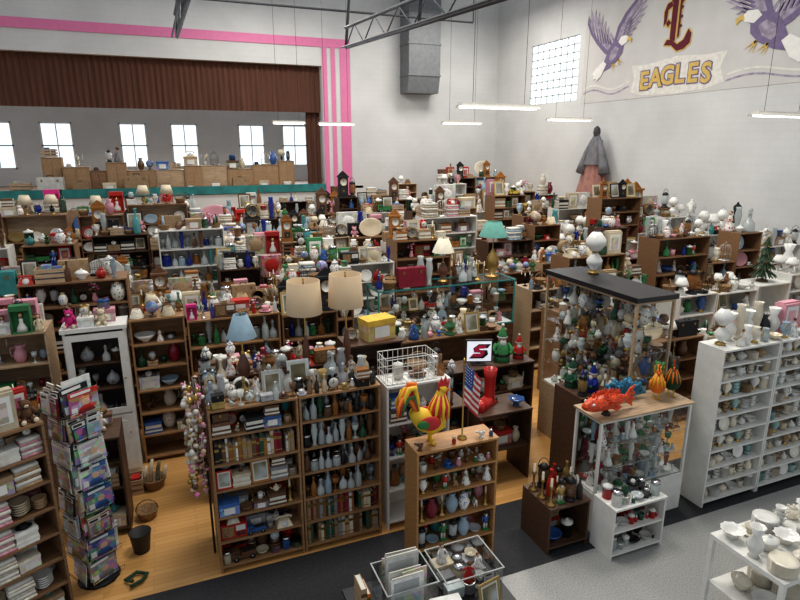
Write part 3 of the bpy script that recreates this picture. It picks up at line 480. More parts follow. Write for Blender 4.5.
# ---------------- room ----------------
def st(name,mb,**k): return obj(name,mb,kind='structure',**k)
WX=14.4; WY=24.0
st('floor',MB().box(-14,WX+.3,-2,30,-.1,-.01,'terrazzo').box(-14,WX+.3,5.27,WY,-.01,0,'woodfloor').box(-14,WX+.3,4.2,5.27,-.01,.002,'mat_rubber').box(-14,WX+.3,-2,4.2,-.01,0,'terrazzo'))
wb=MB().box(-14,6.34,WY,WY+.3,7.3,11,'wallback').box(6.34,WX,WY,WY+.3,0,11,'wallback').box(-14,6.34,WY,WY+.3,0,2.4,'wallback')
st('wall_back',wb)
st('trim_1',MB().box(-14,7.5,WY-.04,WY,8.0,8.32,'pinkpaint').box(7.1,7.5,WY-.04,WY,1.9,8.0,'pinkpaint').box(6.72,6.88,WY-.04,WY,1.9,8.0,'pinkpaint').box(6.36,6.54,WY-.04,WY,1.9,8.0,'pinkpaint'))
st('trim_2',MB().box(-14,6.34,WY-.08,WY,2.42,2.72,'tealdark'))
st('floor_stage',MB().box(-14,8,WY,29,2.5,2.6,'wood_mid'))
wins=[(-8.6,-7.5),(-6.7,-5.5),(-4.5,-3.3),(-1.5,-.4),(.6,1.75),(3.55,4.75),(5.6,6.8)]
ws=MB(); px=-14
for a,b in wins: ws.box(px,a,29,29.3,2.6,9,'wallback').box(a,b,29,29.3,2.6,3.3,'wallback').box(a,b,29,29.3,5.2,9,'wallback'); px=b
ws.box(px,8.3,29,29.3,2.6,9,'wallback').box(8,8.3,WY+.3,29,2.6,9,'wallback')
st('wall_stage',ws)
for i,(a,b) in enumerate(wins):
    w=MB().box(a,a+.06,28.98,29.06,3.3,5.2,'white').box(b-.06,b,28.98,29.06,3.3,5.2,'white').box(a,b,28.98,29.06,3.3,3.36,'white').box(a,b,28.98,29.06,5.14,5.2,'white').box(a,b,28.98,29.06,4.22,4.28,'offwhite').box((a+b)/2-.02,(a+b)/2+.02,28.99,29.05,3.3,5.2,'offwhite').quad((a+.05,29.02,3.35),(b-.05,29.02,3.35),(b-.05,29.02,5.15),(a+.05,29.02,5.15),'daypane')
    st('window_%d'%(i+1),w)
def pleat(name,x0,x1,z0,z1,y,label,amp=.035):
    n=int((x1-x0)/.04); vs=[];fs=[]
    for z in(z1,z0):
        for i in range(n+1): vs.append((x0+(x1-x0)*i/n,y+amp*math.sin(i*1.25)+amp*.4*math.sin(i*.37),z))
    for i in range(n): fs.append((i,i+1,i+n+2,i+n+1))
    return obj(name,MB().add(vs,fs,'curtain',True),label=label,cat='curtain')
pleat('stage_valance',-13,6.33,5.55,7.35,WY+.35,'reddish brown pleated stage valance across the stage opening')
pleat('stage_curtain',5.75,6.33,2.62,5.6,WY+.6,'reddish brown stage curtain hanging at the stage edge',.05)
y0,y1,z0,z1=18.4,21.4,5.85,8.1
st('wall_right',MB().box(WX,WX+.3,-2,y0,0,11,'wallside').box(WX,WX+.3,y1,WY+.3,0,11,'wallside').box(WX,WX+.3,y0,y1,0,z0,'wallside').box(WX,WX+.3,y0,y1,z1,11,'wallside'))
gb=MB(); n=8
for i in range(n):
    for j in range(n):
        a=y0+(y1-y0)*i/n;b=y0+(y1-y0)*(i+1)/n;c=z0+(z1-z0)*j/n;d=z0+(z1-z0)*(j+1)/n
        gb.quad((WX+.06,a+.015,c+.015),(WX+.06,b-.015,c+.015),(WX+.06,b-.015,d-.015),(WX+.06,a+.015,d-.015),'daypane')
for i in range(n+1):
    a=y0+(y1-y0)*i/n; gb.box(WX+.04,WX+.14,a-.02,a+.02,z0,z1,'greypaper'); c=z0+(z1-z0)*i/n; gb.box(WX+.04,WX+.14,y0,y1,c-.02,c+.02,'greypaper')
st('window_8',gb)
# mural
mu=empty('wall_mural',(WX-.012,14,5.7),-math.pi/2,'painted school mural with two eagles and lettering on wall','mural')
def U(Y): return 14-Y
obj('mural_ground',MB().box(U(18.1),U(8.6),.0,.008,0,3.1,'muralbg'),mu)
obj('banner_scroll',MB().poly([(-1.75,.2),(-1.2,.08),(.0,.02),(1.2,.08),(1.75,.2),(1.6,.6),(1.75,1.0),(1.1,.98),(.05,1.08),(-1.1,.98),(-1.75,1.0),(-1.6,.6)],'muralcream',.003,Matrix.Translation((0.05,-.004,0))),mu)
def swoosh(x0,x1,z,m):
    pts=[(x0+(x1-x0)*i/12,z+.1*math.sin(i*.6)) for i in range(13)]; pts+=[(p[0],p[1]+.05) for p in pts[::-1]]
    obj('ribbon',MB().poly(pts,m,.003,Matrix.Translation((0,-.004,0))),mu)
swoosh(U(18.0),-1.75,.45,'muralcream'); swoosh(U(18.0),-1.75,.3,'eaglegrey'); swoosh(1.85,U(8.8),.35,'muralcream'); swoosh(1.85,U(8.8),.2,'eaglegrey')
def eagle(cx,cz,w,h,flip):
    def S(pts): 
        q=[((cx+(1-p[0] if flip else p[0])*w),cz+p[1]*h) for p in pts]; return q[::-1] if flip else q
    L=lambda k:Matrix.Translation((0,-.012-.002*k,0)); mb=MB()
    lt=[(.0,.94),(.06,1.0),(.13,1.0),(.2,.96),(.27,.9),(.33,.81),(.39,.72),(.43,.63)]; ln=[(.05,.84),(.1,.84),(.16,.82),(.22,.77),(.28,.7),(.34,.64),(.39,.57)]
    rt=[(.97,1.02),(1.0,.94),(1.0,.85),(.97,.76),(.92,.68),(.87,.6),(.81,.53),(.74,.47)]; rn=[(.89,.9),(.9,.82),(.88,.75),(.85,.68),(.81,.61),(.76,.55),(.7,.49)]
    A=[(.48,.34),(.36,.42),(.22,.55),(.09,.7),(.02,.84)]
    for i in range(8):
        A.append(lt[i]); 
        if i<7: A.append(ln[i])
    mb.poly(S(A+[(.52,.5)]),'eaglegrey',.0015,L(0))
    B=[(.54,.48),(.6,.66),(.7,.8),(.84,.94)]
    for i in range(8):
        B.append(rt[i])
        if i<7: B.append(rn[i])
    mb.poly(S(B+[(.62,.36)]),'eaglegrey',.0015,L(0))
    def ray(a,b,wd,m,k):
        dx,dy=b[0]-a[0],b[1]-a[1]; l=math.hypot(dx,dy); nx,ny=-dy/l*wd,dx/l*wd
        mb.poly(S([(a[0]-nx,a[1]-ny),(b[0],b[1]),(a[0]+nx,a[1]+ny)]),m,.0015,L(k))
    for i,p in enumerate(ln): ray((.19+.045*i,.52-.012*i),(p[0]+.005,p[1]+.03),.013,'purple',1); ray((.22+.045*i,.52-.012*i),(lt[i+1][0],lt[i+1][1]-.04),.006,'muralcream',1)
    for i,p in enumerate(rn): ray((.68-.01*i,.68-.04*i),(p[0]+.03,p[1]+.01),.013,'purple',1); ray((.7-.01*i,.64-.04*i),(rt[i+1][0]-.03,rt[i+1][1]),.006,'muralcream',1)
    mb.poly(S([(.48,.34),(.36,.42),(.22,.55),(.09,.7),(.02,.84),(.0,.94),(-.01,.82),(.07,.66),(.2,.5),(.34,.36),(.46,.28)]),'purple',.0015,L(2))
    mb.poly(S([(.54,.48),(.6,.66),(.7,.8),(.84,.94),(.97,1.02),(.82,.98),(.66,.84),(.55,.68),(.5,.5)]),'purple',.0015,L(2))
    mb.poly(S([(.42,.4),(.5,.5),(.6,.5),(.67,.42),(.66,.32),(.58,.22),(.46,.14),(.34,.1),(.34,.2),(.38,.3)]),'purple',.003,L(4))
    mb.poly(S([(.46,.36),(.54,.42),(.6,.38),(.56,.28),(.48,.22),(.44,.26)]),'eaglegrey',.002,L(6))
    mb.poly(S([(.40,.2),(.32,.04),(.24,-.02),(.22,.02),(.17,.0),(.18,.07),(.14,.08),(.22,.16),(.34,.25)]),'white',.003,L(6)); mb.poly(S([(.58,.47),(.62,.53),(.7,.54),(.76,.49),(.72,.44),(.64,.41)]),'white',.003,L(6))
    mb.poly(S([(.74,.52),(.8,.48),(.79,.42),(.76,.46),(.72,.46)]),'gildpaint',.003,L(8))
    for q in((.5,.2),(.6,.24)):
        for dx,dy in((.02,-.12),(.06,-.11),(.1,-.07)): ray(q,(q[0]+dx,q[1]+dy),.01,'gildpaint',8)
    obj('painted_eagle',mb,mu)
eagle(U(18.0),.75,2.75,2.3,False); eagle(U(12.75),.5,3.4,2.55,True)
bl=MB()
LP=[[(.2,.3),(.4,.22),(.4,1.35),(.3,1.55),(.12,1.4),(.2,1.3)],[(.47,.3),(.54,.34),(.54,1.2),(.68,1.38),(.5,1.5),(.44,1.35),(.47,1.3)],[(.0,.16),(.1,.3),(.3,.27),(.5,.12),(.72,.22),(.86,.48),(.98,.36),(.96,.1),(.75,-.04),(.5,-.06),(.28,.12)],[(-.1,1.1),(.0,1.3),(.16,1.34),(.2,1.2),(.04,1.12),(.02,.8),(-.08,.7)],[(.2,.75),(.08,.65),(.0,.75),(.08,.86)]]
for k,(dx,dz) in enumerate(((.03,.03),(-.03,.03),(.03,-.03),(-.03,-.03))):
    for p in LP: bl.poly(p,'gildpaint',.002,Matrix.Translation((-.45+dx,-.010-.0006*k,1.28+dz)))
LT=Matrix.Translation((-.45,-.018,1.28))
for p in LP: bl.poly(p,'maroon',.004,LT)
for q in(.55,.8,1.05): bl.poly([(.54,q),(.62,q+.06),(.54,q+.12)],'maroon',.004,LT)
obj('blackletter_initial',bl,mu)
def text(s,size,m,parent,loc,rot,name,ext=.003,off=0,shear=0):
    cu=bpy.data.curves.new('t','FONT'); cu.body=s; cu.size=size; cu.extrude=ext; cu.offset=off; cu.align_x='CENTER'; cu.resolution_u=3; cu.shear=shear
    o=bpy.data.objects.new('t',cu); COL.objects.link(o); bpy.context.view_layer.update()
    me=bpy.data.meshes.new_from_object(o.evaluated_get(bpy.context.evaluated_depsgraph_get())); bpy.data.objects.remove(o)
    me.materials.clear(); me.materials.append(M[m]); q=bpy.data.objects.new(name,me); COL.objects.link(q); q.location=loc; q.rotation_euler=rot; q.parent=parent; return q
for i,ch in enumerate('EAGLES'):
    u=(i-2.5)*.46; zz=.24+.09*math.cos(u*1.2)
    for m_,off,yy in(('purple',.055,-.012),('gildpaint',.022,-.02)): text(ch,.74,m_,mu,(u+.05,yy,zz),(math.pi/2,0,0),'painted_letter',.002,off)
d=MB().box(9.7,11.1,WY-.95,WY-.02,7.0,11,'duct'); d.add([(9.7,WY-.95,7.0),(11.1,WY-.95,7.0),(11.1,WY-.02,7.0),(9.7,WY-.02,7.0),(9.7,WY-.8,6.35),(11.1,WY-.8,6.35),(11.1,WY-.02,6.35),(9.7,WY-.02,6.35)],[(0,4,5,1),(1,5,6,2),(3,7,4,0),(4,7,6,5)],'duct')
for z in(7.0,8.2,9.4): d.box(9.67,11.13,WY-.98,WY-.02,z,z+.05,'duct')
obj('ventilation_duct',d,label='grey sheet-metal ventilation duct on the wall',cat='duct')
def truss(x,ya,yb,za,zb):
    mb=MB(); n=int((ya-yb)/1.4)
    for o in(0,.5): mb.tube([(x,ya,za+o),(x,yb,zb+o)],.045,'truss',4)
    mb.tube([(x-.12,ya,za),(x-.12,yb,zb)],.025,'truss',4)
    for i in range(n):
        f=i/n;g=(i+.5)/n;h=(i+1)/n; L=lambda q:(ya+(yb-ya)*q,za+(zb-za)*q)
        mb.tube([(x,L(f)[0],L(f)[1]),(x,L(g)[0],L(g)[1]+.5)],.018,'truss',4); mb.tube([(x,L(g)[0],L(g)[1]+.5),(x,L(h)[0],L(h)[1])],.018,'truss',4)
    for q in(0,.4,.8): yy=ya+(yb-ya)*q; zz=za+(zb-za)*q; mb.tube([(x,yy,zz),(x+.4,yy,11)],.04,'truss',4)
    obj('roof_truss',mb,label='dark steel roof truss under the ceiling',cat='truss',group='roof trusses')
truss(5.0,16.3,4,6.8,6.1); truss(.7,16.3,6,6.8,6.3)
obj('ceiling_beam',MB().tube([(-14,16.3,9.6),(14.3,16.3,9.6)],.07,'truss',4),label='dark steel crossbeam near the roof',cat='beam')
obj('ceiling_beam',MB().tube([(-6,16.5,7.75),(9,16.5,7.75)],.03,'truss',4).tube([(-6,16.5,7.75),(-6,16.5,9.6)],.02,'truss',4).tube([(9,16.5,7.75),(9,16.5,9.6)],.02,'truss',4),label='thin dark steel brace crossing the trusses',cat='beam')
for (x,y,z,l) in[(6.3,10.4,4.93,1.75),(9.4,17.8,4.93,1.4),(11.4,14.8,4.95,1.5),(11.6,8.4,4.78,1.5),(5.6,19.5,4.9,1.2),(3.9,19.0,4.9,1.0),(-5,17,4.9,1.2)]:
    e=empty('fluorescent_light',(x,y,z),0,'hanging fluorescent strip light with bare tubes','light','hanging strip lights')
    obj('housing',MB().box(-l/2,l/2,-.09,.09,.03,.09,'offwhite').add([(-l/2,-.16,0),(l/2,-.16,0),(l/2,-.09,.06),(-l/2,-.09,.06)],[(0,1,2,3)],'offwhite').add([(-l/2,.16,0),(l/2,.16,0),(l/2,.09,.06),(-l/2,.09,.06)],[(3,2,1,0)],'offwhite'),e)
    for yy in(-.045,.045): obj('tube',MB().tube([(-l/2+.03,yy,.008),(l/2-.03,yy,.008)],.018,'tube',8),e)
    for sx in(-1,1): obj('suspension_wire',MB().tube([(sx*l/3,0,.09),(sx*l/3,0,6)],.005,'dark',4),e)
# ---------------- row A ----------------
glass_k=['bottle','bottle','flask_bottle','decanter','slim_vase','goblet','storage_jar']
china_k=['plate','teacup','teapot','pitcher','bowl','compote','tureen','urn','plate_stack','bowl_stack','shaker','platter']
mixed_k=['vase','floral_vase','urn','ginger_jar','canister','bowl','teapot','mug','pitcher','candlestick','lady_figurine','bird_figurine','dog_figurine','mantel_clock','alarm_clock','picture_frame','carton','tin','jewelry_box','radio','lantern','doll','toy_truck','snow_globe','trophy','telephone','wooden_bowl','flower_arrangement','decanter','bottle','hat','candelabra','book_pile','goblet','storage_jar','flask_bottle','teacup','nutcracker']
big_k=['vase','urn','table_lamp','white_lamp','lamp_shade_spare','suitcase','wicker_basket','birdcage','oil_lamp','potted_plant','wooden_crate','doll','teddy_bear','picture_frame','flower_arrangement','radio','lantern','hat','window_box','carton','ginger_jar','pitcher','candelabra','globe','decanter','slim_vase','canister','lamp_shade_spare','ladderback_chair','mantel_clock','linen_pile','book_pile','cushion','shelf_clock','fabric_basket','wicker_basket','fabric_basket','trophy','carton','linen_pile','bottle','lady_figurine','storage_jar','teapot','floral_vase','boxed_doll','wooden_crate','platter','tureen','telephone','toy_truck']
toy_k=['doll','teddy_bear','toy_truck','window_box','carton','nutcracker','snow_globe','tin','bird_figurine']
box_k=['carton','window_box','tin','book_pile','picture_frame','jewelry_box']
zs6=[.08,.36,.64,.94,1.22,1.52]
BP=['brown','tan','black','cream','crimson','dark green','tan','white','grey','amber']; GP=['clear','clear','brown','dark green','clear','amber','black','pale blue','clear']
stocked(.19,5.3,.86,.3,1.8,zs6,'oak',[['mug','bowl','canister','tin','storage_jar','toy_truck'],['carton','toy_truck','radio','jewelry_box','mug','telephone'],['wooden_bowl','tin','carton','book_pile','candlestick','hat'],['book_pile','book_pile','carton','picture_frame','tin'],'books',['alarm_clock','carton','tin','mantel_clock','mug','book_pile','bird_figurine']],label='oak bookcase packed with books and trinkets',group='goods in the oak bookcases',loc='in an oak bookcase',gap=.003,rows=2,big=.9,bpal=BP,pal=['brown','black','tan','white','grey','amber','red','blue','cream'])
stocked(1.06,5.3,.86,.3,1.8,zs6,'oak',['books','books',glass_k,['bottle','flask_bottle','storage_jar','decanter'],glass_k,glass_k],label='oak bookcase full of glass bottles and books',group='goods in the oak bookcases',loc='in an oak bookcase',gap=.003,rows=3,pal=GP,bpal=BP,skip=.05,backm='wood_dark')
unit(.19,5.62,.86,.34,1.8,zs6,'wood_dark',label='dark wooden bookcase standing behind the front bookcases',parts=False)
unit(1.06,5.62,.86,.34,1.8,zs6,'wood_dark',label='dark wooden bookcase standing behind the front bookcases',parts=False)
top='on top of the oak bookcases'; g='goods on top of the front bookcases'
tk=['vase','decanter','mantel_clock','alarm_clock','pitcher','bottle','ginger_jar','lady_figurine','slim_vase','teapot','candelabra','storage_jar','picture_frame','decanter','flask_bottle','goblet','oil_lamp']
TP=['clear','white','brown','clear','gold','pale blue','cream','black','tan','silver']
fill((.19,5.3,0),0,1.72,.0,.11,1.8,.2,['mug','bird_figurine','shaker','goblet','alarm_clock','bottle','flask_bottle','jewelry_box','teacup'],g,top,.95,.002,pal=TP)
fill((.19,5.3,0),0,1.72,.115,.23,1.8,.3,tk,g,top,1.0,.002,pal=TP); fill((.19,5.3,0),0,1.72,.235,.37,1.8,.42,tk,g,top,1.2,.002,pal=TP)
fill((.19,5.3,0),.0,.28,.38,.66,1.8,.42,tk,g,top,1.2,.004,pal=TP,rows=2); fill((.19,5.3,0),.56,.86,.38,.66,1.8,.42,['urn','decanter','candelabra'],g,top,1.2,.004,pal=TP,rows=2)
lamp(.61,5.83,1.8,.76,.15,.07,.24,'shade_blue','dkcer','table lamp with muted blue cone shade')
lamp(1.27,5.84,1.8,1.05,.19,.172,.35,'shade_tan','dkcer','tall table lamp with pale tan drum shade',br=.5); lamp(1.72,5.82,1.8,1.09,.19,.172,.35,'shade_tan','dkcer','tall table lamp with pale tan drum shade',br=.5)
fill((1.0,5.66,0),.42,.58,.0,.25,1.8,.5,['bottle','decanter','slim_vase'],g,top,1.3,.01)
e=empty('garland_stand',(.155,5.66,0),0,'dark hook rail stand against the bookcase end','stand'); obj('rail',MB().tube([(-.06,-.42,2.02),(-.06,.0,2.02),(0,.0,2.0)],.01,'dark',6),e); obj('pole',MB().tube([(0,0,.01),(0,0,2.02)],.012,'dark',6),e)
for i in range(11):
    mb=MB(); L=R.uniform(.6,1.15); n=int(L/.03); mb.tube([(0,0,0),(0,0,-L)],.004,'offwhite',4)
    for k in range(n):
        a=R.uniform(0,6.28); r=R.uniform(0,.045); q=R.uniform(.014,.034); mb.ell((r*math.cos(a),r*math.sin(a),-.02-k*.03),(q,q,q*R.uniform(.6,1.3)),R.choice(['T_cloth','pinkpaint','offwhite','T_cloth','gold','skin','T_cloth','hair']),7)
    obj('plush_garland',mb,None,(.085+[-.06,.035,-.01][i%3],5.24+i*.042,2.01),col=['cream','pink','white','tan','pink','cream','white','tan','pink','white','cream'][i],label='pink and white plush garland hanging against the bookcase end',cat='garland',group='plush garlands against the bookcase end')
# ---------------- pine shelf ----------------
stocked(1.97,4.45,.88,.3,1.43,[.06,.36,.66,.95,1.18],'wood_orange',[['toy_truck','canister','tin'],['nutcracker','vase','hat','bowl','lantern'],['nutcracker','ginger_jar','candlestick','vase','dog_figurine'],['lady_figurine','dog_figurine','vase','urn','nutcracker'],['bird_figurine','mug','shaker','teacup']],label='narrow orange pine shelf unit with figurines',group='figurines on the pine shelf',loc='on a pine shelf',gap=.004,rows=2)
def rooster(x,y,z,s,rot,cols,label):
    body,tail,neck=cols; e=empty('rooster_figure',(x,y,z+.002),rot,label,'rooster figure'); S=Matrix.Scale(s,4)
    obj('body',MB().tube([(.13,0,.26),(.1,0,.23),(.05,0,.185),(-.01,0,.16),(-.05,0,.18),(-.07,0,.23),(-.07,0,.29),(-.072,0,.34),(-.075,0,.38),(-.085,0,.405),(-.105,0,.41),(-.12,0,.405)],[.035,.06,.082,.092,.086,.07,.052,.04,.034,.034,.024,.01],body,14,S),e)
    nk=MB()
    for i in range(18):
        a=i*.349; nk.tube([(-.075+.03*math.cos(a),.03*math.sin(a),.37),(-.07+.06*math.cos(a),.056*math.sin(a),.29),(-.055+.085*math.cos(a),.092*math.sin(a),.2)],[.008,.017,.003],neck if i%2 else tail[1],5,S)
    obj('neck_feathers',nk,e)
    t=MB()
    for i in range(21):
        a=.5+i*.055; L=.13+.028*(i%3); sy=((i*7)%5-2)*.018; X,Z=.1+L*.35*math.cos(a),.25+L*.95*math.sin(a)
        t.tube([(.09,sy*.4,.23),(.1+(X-.1)*.5,sy*.8,.25+(Z-.25)*.6),(X+.01,sy,Z+.02),(X+.05,sy*1.2,Z+.015),(X+.085,sy*1.4,Z-.05),(X+.09,sy*1.5,Z-.12)],[.016,.02,.022,.02,.014,.003],tail[i%len(tail)],5,S)
    obj('tail',t,e)
    for sy in(-1,1): obj('wing',MB().ell((.015,sy*.083,.19),(.075,.018,.055),tail[1],12,S).ell((.055,sy*.09,.185),(.06,.012,.035),tail[0],10,S),e)
    obj('comb',MB().poly([(-.125,.42),(-.135,.475),(-.115,.455),(-.11,.505),(-.09,.46),(-.077,.495),(-.065,.45),(-.05,.46),(-.055,.39)],'red',.018,S@Matrix.Translation((0,-.009,0))),e); obj('wattle',MB().ell((-.11,0,.362),(.015,.013,.038),'red',8,S),e)
    obj('beak',MB().tube([(-.117,0,.405),(-.155,0,.39)],[.013,.001],'orange',6,S),e)
    for sy in(-.03,.03): obj('leg',MB().tube([(0,sy,.11),(0,sy,.01)],.009,'yellow',6,S).tube([(.02,sy,.006),(-.04,sy,.006)],.006,'yellow',5,S).tube([(0,sy,.006),(-.03,sy+.025,.006)],.005,'yellow',5,S).tube([(0,sy,.006),(-.03,sy-.025,.006)],.005,'yellow',5,S),e)
rooster(2.17,4.6,1.43,1.35,math.pi-.2,('yellow',['green','red','orange','green','red','yellow'],'yellow'),'large yellow, red and green painted rooster on pine shelf')
e=empty('american_flag',(2.5,4.56,1.432),0,'american flag on gold pole with round stand','flag')
obj('pole',MB().lathe([(0,0),(.05,0),(.045,.015),(.008,.025),(.007,.8),(.016,.81),(0,.84)],'gold',n=10),e)
vs=[];fs=[];ms=[]
for i in range(14):
    for j in range(13):
        u=j/12; v=i/13; vs.append((.01+.19*u-.06*v*u,.04*math.sin(u*9+v*2)*u,.79-.42*v-.2*u*(1-.2*v)))
for i in range(13):
    for j in range(12): fs.append((i*13+j,(i+1)*13+j,(i+1)*13+j+1,i*13+j+1)); ms.append('blue' if (i<7 and j<6) else ('red' if i%2==0 else 'white'))
fl=MB(); fl.add(vs,fs,ms,True)
for i in range(6):
    for j in range(5):
        a=i*13+j; p=(Vector(vs[a])+Vector(vs[a+14]))/2; fl.ell(p,(.006,.008,.006),'white',5)
obj('flag_cloth',fl,e)
for i,(px,c,k) in enumerate(((2.02,'brown','bird_figurine'),(2.38,'red','shaker'),(2.68,'white','bird_figurine'),(2.79,'blue','shaker'))): place(k,px,4.5,1.43,.4,.85,c,'on a pine shelf','figurines on the pine shelf')
unit(2.0,5.32,.75,.36,1.74,[.1,.5,.9,1.3],'white',label='white painted shelf unit beside the bookcases')
T=(2.0,5.32,0)
for z in(.5,.9,1.3): fill(T,.04,.7,.02,.33,z,.34,mixed_k,'goods on the white shelf','on a white shelf',1,.01,rows=2)
def wirebasket(x,y,z,w,d,h,label,m='white'):
    mb=MB()
    for zz in(0,h/3,2*h/3,h): mb.tube([(0,0,zz),(w,0,zz),(w,d,zz),(0,d,zz),(0,0,zz)],.005,m,4)
    for i in range(int(w/.06)+1):
        for yy in(0,d): mb.tube([(i*.06,yy,0),(i*.06,yy,h)],.003,m,4)
        mb.tube([(i*.06,0,0),(i*.06,d,0)],.003,m,4)
    for i in range(int(d/.06)+1):
        for xx in(0,w): mb.tube([(xx,i*.06,0),(xx,i*.06,h)],.003,m,4)
    obj('wire_basket',mb,None,(x,y,z+.006),label=label,cat='basket')
wirebasket(2.02,5.36,1.74,.58,.3,.28,'white wire basket on top of the white shelf')
place('canister',2.2,5.5,1.76,0,.9,'white','in a wire basket'); place('hat',2.43,5.5,1.76,0,.7,'brown','in a wire basket'); place('decanter',2.68,5.45,1.74,0,.9,'amber','on a white shelf'); place('storage_jar',2.68,5.6,1.74,0,1,'clear','on a white shelf')
unit(2.78,5.75,.46,.4,1.15,[.1,.6],'wood_dark',label='small dark wooden stand crowded with ornaments')
for z,h in((.1,.4),(.6,.5),(1.15,.5)): fill((2.78,5.75,0),.02,.44,.01,.39,z,h,['vase','wooden_bowl','wicker_basket','lantern','doll','hat'],'ornaments on the dark stand','on a dark stand',1.1,.005,rows=2)
# ---------------- glass display cluster ----------------
CX,CY=5.0,5.0
zs=showcase(CX,CY,.6,1.75,.8,2.5,'black','wood_light',4,'tall glass display case with black top and beige frame',plinth='wood_light',topth=.06,t=.03)
for z in zs: fill((CX+.6,CY,math.pi/2),.04,1.7,.02,.57,z,.3,['lady_figurine','nutcracker','vase','bird_figurine','decanter','doll','lantern','goblet','trophy','mantel_clock','urn','floral_vase','candlestick','teapot','wooden_bowl','flask_bottle','snow_globe'],'collectibles in the tall glass case','in a glass display case',.95,.005,rows=3,pal=['white','brown','clear','gold','cream','amber','grey','red','dark green','blue','white'])
place('glass_globe_lamp',5.44,6.3,2.5,0,1.35,None,'on a black-topped display case')
zs=showcase(4.1,4.42,1.3,.42,.45,1.38,'wood_light','white',2,'low glass showcase with white frame and pale top',plinth='white',topth=.02,t=.028)
for z in zs: fill((4.1,4.42,0),.05,1.25,.03,.39,z,.24,['goblet','bowl','teacup','ruffled_bowl','shaker','bird_figurine','compote','slim_vase','teapot','decanter','lady_figurine','storage_jar'],'glassware in the low showcase','in a glass showcase',.95,.004,rows=3,pal=['clear','white','clear','green','pale blue','white','crimson','amber'])
rooster(5.07,4.64,1.38,.9,.75,('orange',['yellow','orange','green'],'yellow'),'orange and yellow ceramic rooster on showcase')
rooster(5.29,4.64,1.38,.98,.75,('darkgreen',['darkgreen','leaf','dark'],'orange'),'dark green feathered rooster on showcase')
e=empty('fish_figure',(4.25,4.53,1.382),.05,'large spiny red-orange fish figure on showcase top','fish figure'); S=Matrix.Translation((0,0,.02))@Matrix.Diagonal((1.6,1.3,1.3,1))
fb=MB().tube([(-.21,0,.1),(-.19,0,.1),(-.14,0,.1),(-.07,0,.105),(.02,0,.105),(.1,0,.1),(.16,0,.1),(.18,0,.105)],[.018,.035,.06,.074,.07,.05,.028,.02],'fishred',14,S)
for i in range(46):
    a=R.uniform(-1.2,1.2)+math.pi/2; u=R.uniform(-.14,.12); rr=.07*(1-abs(u+.04)*3.2); c_,s_=math.cos(a),math.sin(a); fb.tube([(u,c_*rr,.103+s_*rr),(u+.015,c_*(rr+.035),.103+s_*(rr+.035))],[.008,.001],'fishred',4,S)
obj('body',fb,e)
for sy in(-1,1): obj('eye',MB().ell((-.155,sy*.048,.125),(.012,.01,.012),'white',8,S),e); obj('side_fin',MB().add([(-.06,sy*.06,.1),(.0,sy*.12,.15),(.02,sy*.11,.11),(.05,sy*.11,.09),(.03,sy*.08,.04)],[(0,1,2,3,4)],'fishred',False,S),e)
obj('tail_fin',MB().poly([(.16,.1),(.2,.17),(.25,.2),(.23,.15),(.26,.12),(.23,.1),(.26,.06),(.23,.05),(.24,.0),(.19,.04)],'fishred',.012,S),e)
dp=[(-.13,.15)]
for i in range(9): dp+=[(-.12+i*.028,.225-abs(i-3)*.006),(-.105+i*.028,.175-abs(i-3)*.006)]
obj('dorsal_fin',MB().poly(dp+[(.14,.13),(.0,.15)],'fishred',.012,S),e); obj('stand',MB().lathe([(0,0),(.05,0),(.04,.02),(.02,.05),(0,.05)],'dark'),e)
mb=MB()
for i in range(64):
    a=-.1+3.35*i/63; r=R.uniform(.2,.32); c_,s_=math.cos(a),math.sin(a); y=R.uniform(-.035,.035); mb.tube([(c_*.05,y*.3,.04),(c_*r*.6,y,.06+s_*r*.4),(c_*r,y*1.3,.07+s_*r*.62)],[.024,.018,.022],'T_cer',6)
mb.ell((0,0,.05),(.18,.05,.05),'T_cer'); obj('coral_ornament',mb,None,(4.66,4.765,1.383),col=(.03,.18,.3),label='wide blue fan-shaped coral ornament on showcase',cat='ornament')
unit(3.98,3.98,.7,.32,.6,[.06,.33],'white',label='low white shelf unit with kitchen tins')
T=(3.98,3.98,0); kk=['canister','mug','tin','storage_jar','bowl','shaker']
for z,hm in((.06,.2),(.33,.2),(.6,.2)): fill(T,.03,.67,.02,.3,z,hm,kk,'kitchen tins on the low white shelf','on a low white shelf',.75,.005,pal=['red','white','black','dark green','clear'],rows=2)
unit(3.42,4.3,.52,.5,.55,[.08],'wood_dark',label='low dark wooden stand with christmas ornaments')
XK=['nutcracker','lantern','candlestick','gnome_figure','bottle','vase','flower_arrangement']
fill((3.42,4.3,0),.0,.52,.0,.49,.55,.4,XK,'christmas ornaments on the dark stand','on a dark stand',.95,.004,pal=['red','black','dark green','brown','gold'],rows=3)
fill((3.42,4.3,0),.04,.48,.02,.45,.08,.3,['canister','bowl','carton'],'christmas ornaments on the dark stand','on a dark stand',1,.01,pal=['red','black','blue'],rows=2)
unit(4.38,5.1,.5,.5,1.3,[.1,.5,.9],'wood_dark',label='dark wooden stand crowded with festive figures')
for z,h in((.1,.36),(.5,.36),(.9,.36)): fill((4.38,5.1,0),.02,.48,.01,.48,z,h,XK,'festive figures on the dark stand','on a dark stand',1,.01,rows=2)
fill((4.38,5.1,0),.02,.48,.01,.48,1.3,.42,XK+['gnome_figure'],'festive figures on the dark stand','on a dark stand',1.1,.004,rows=2,pal=['red','black','dark green','cobalt blue','gold'])
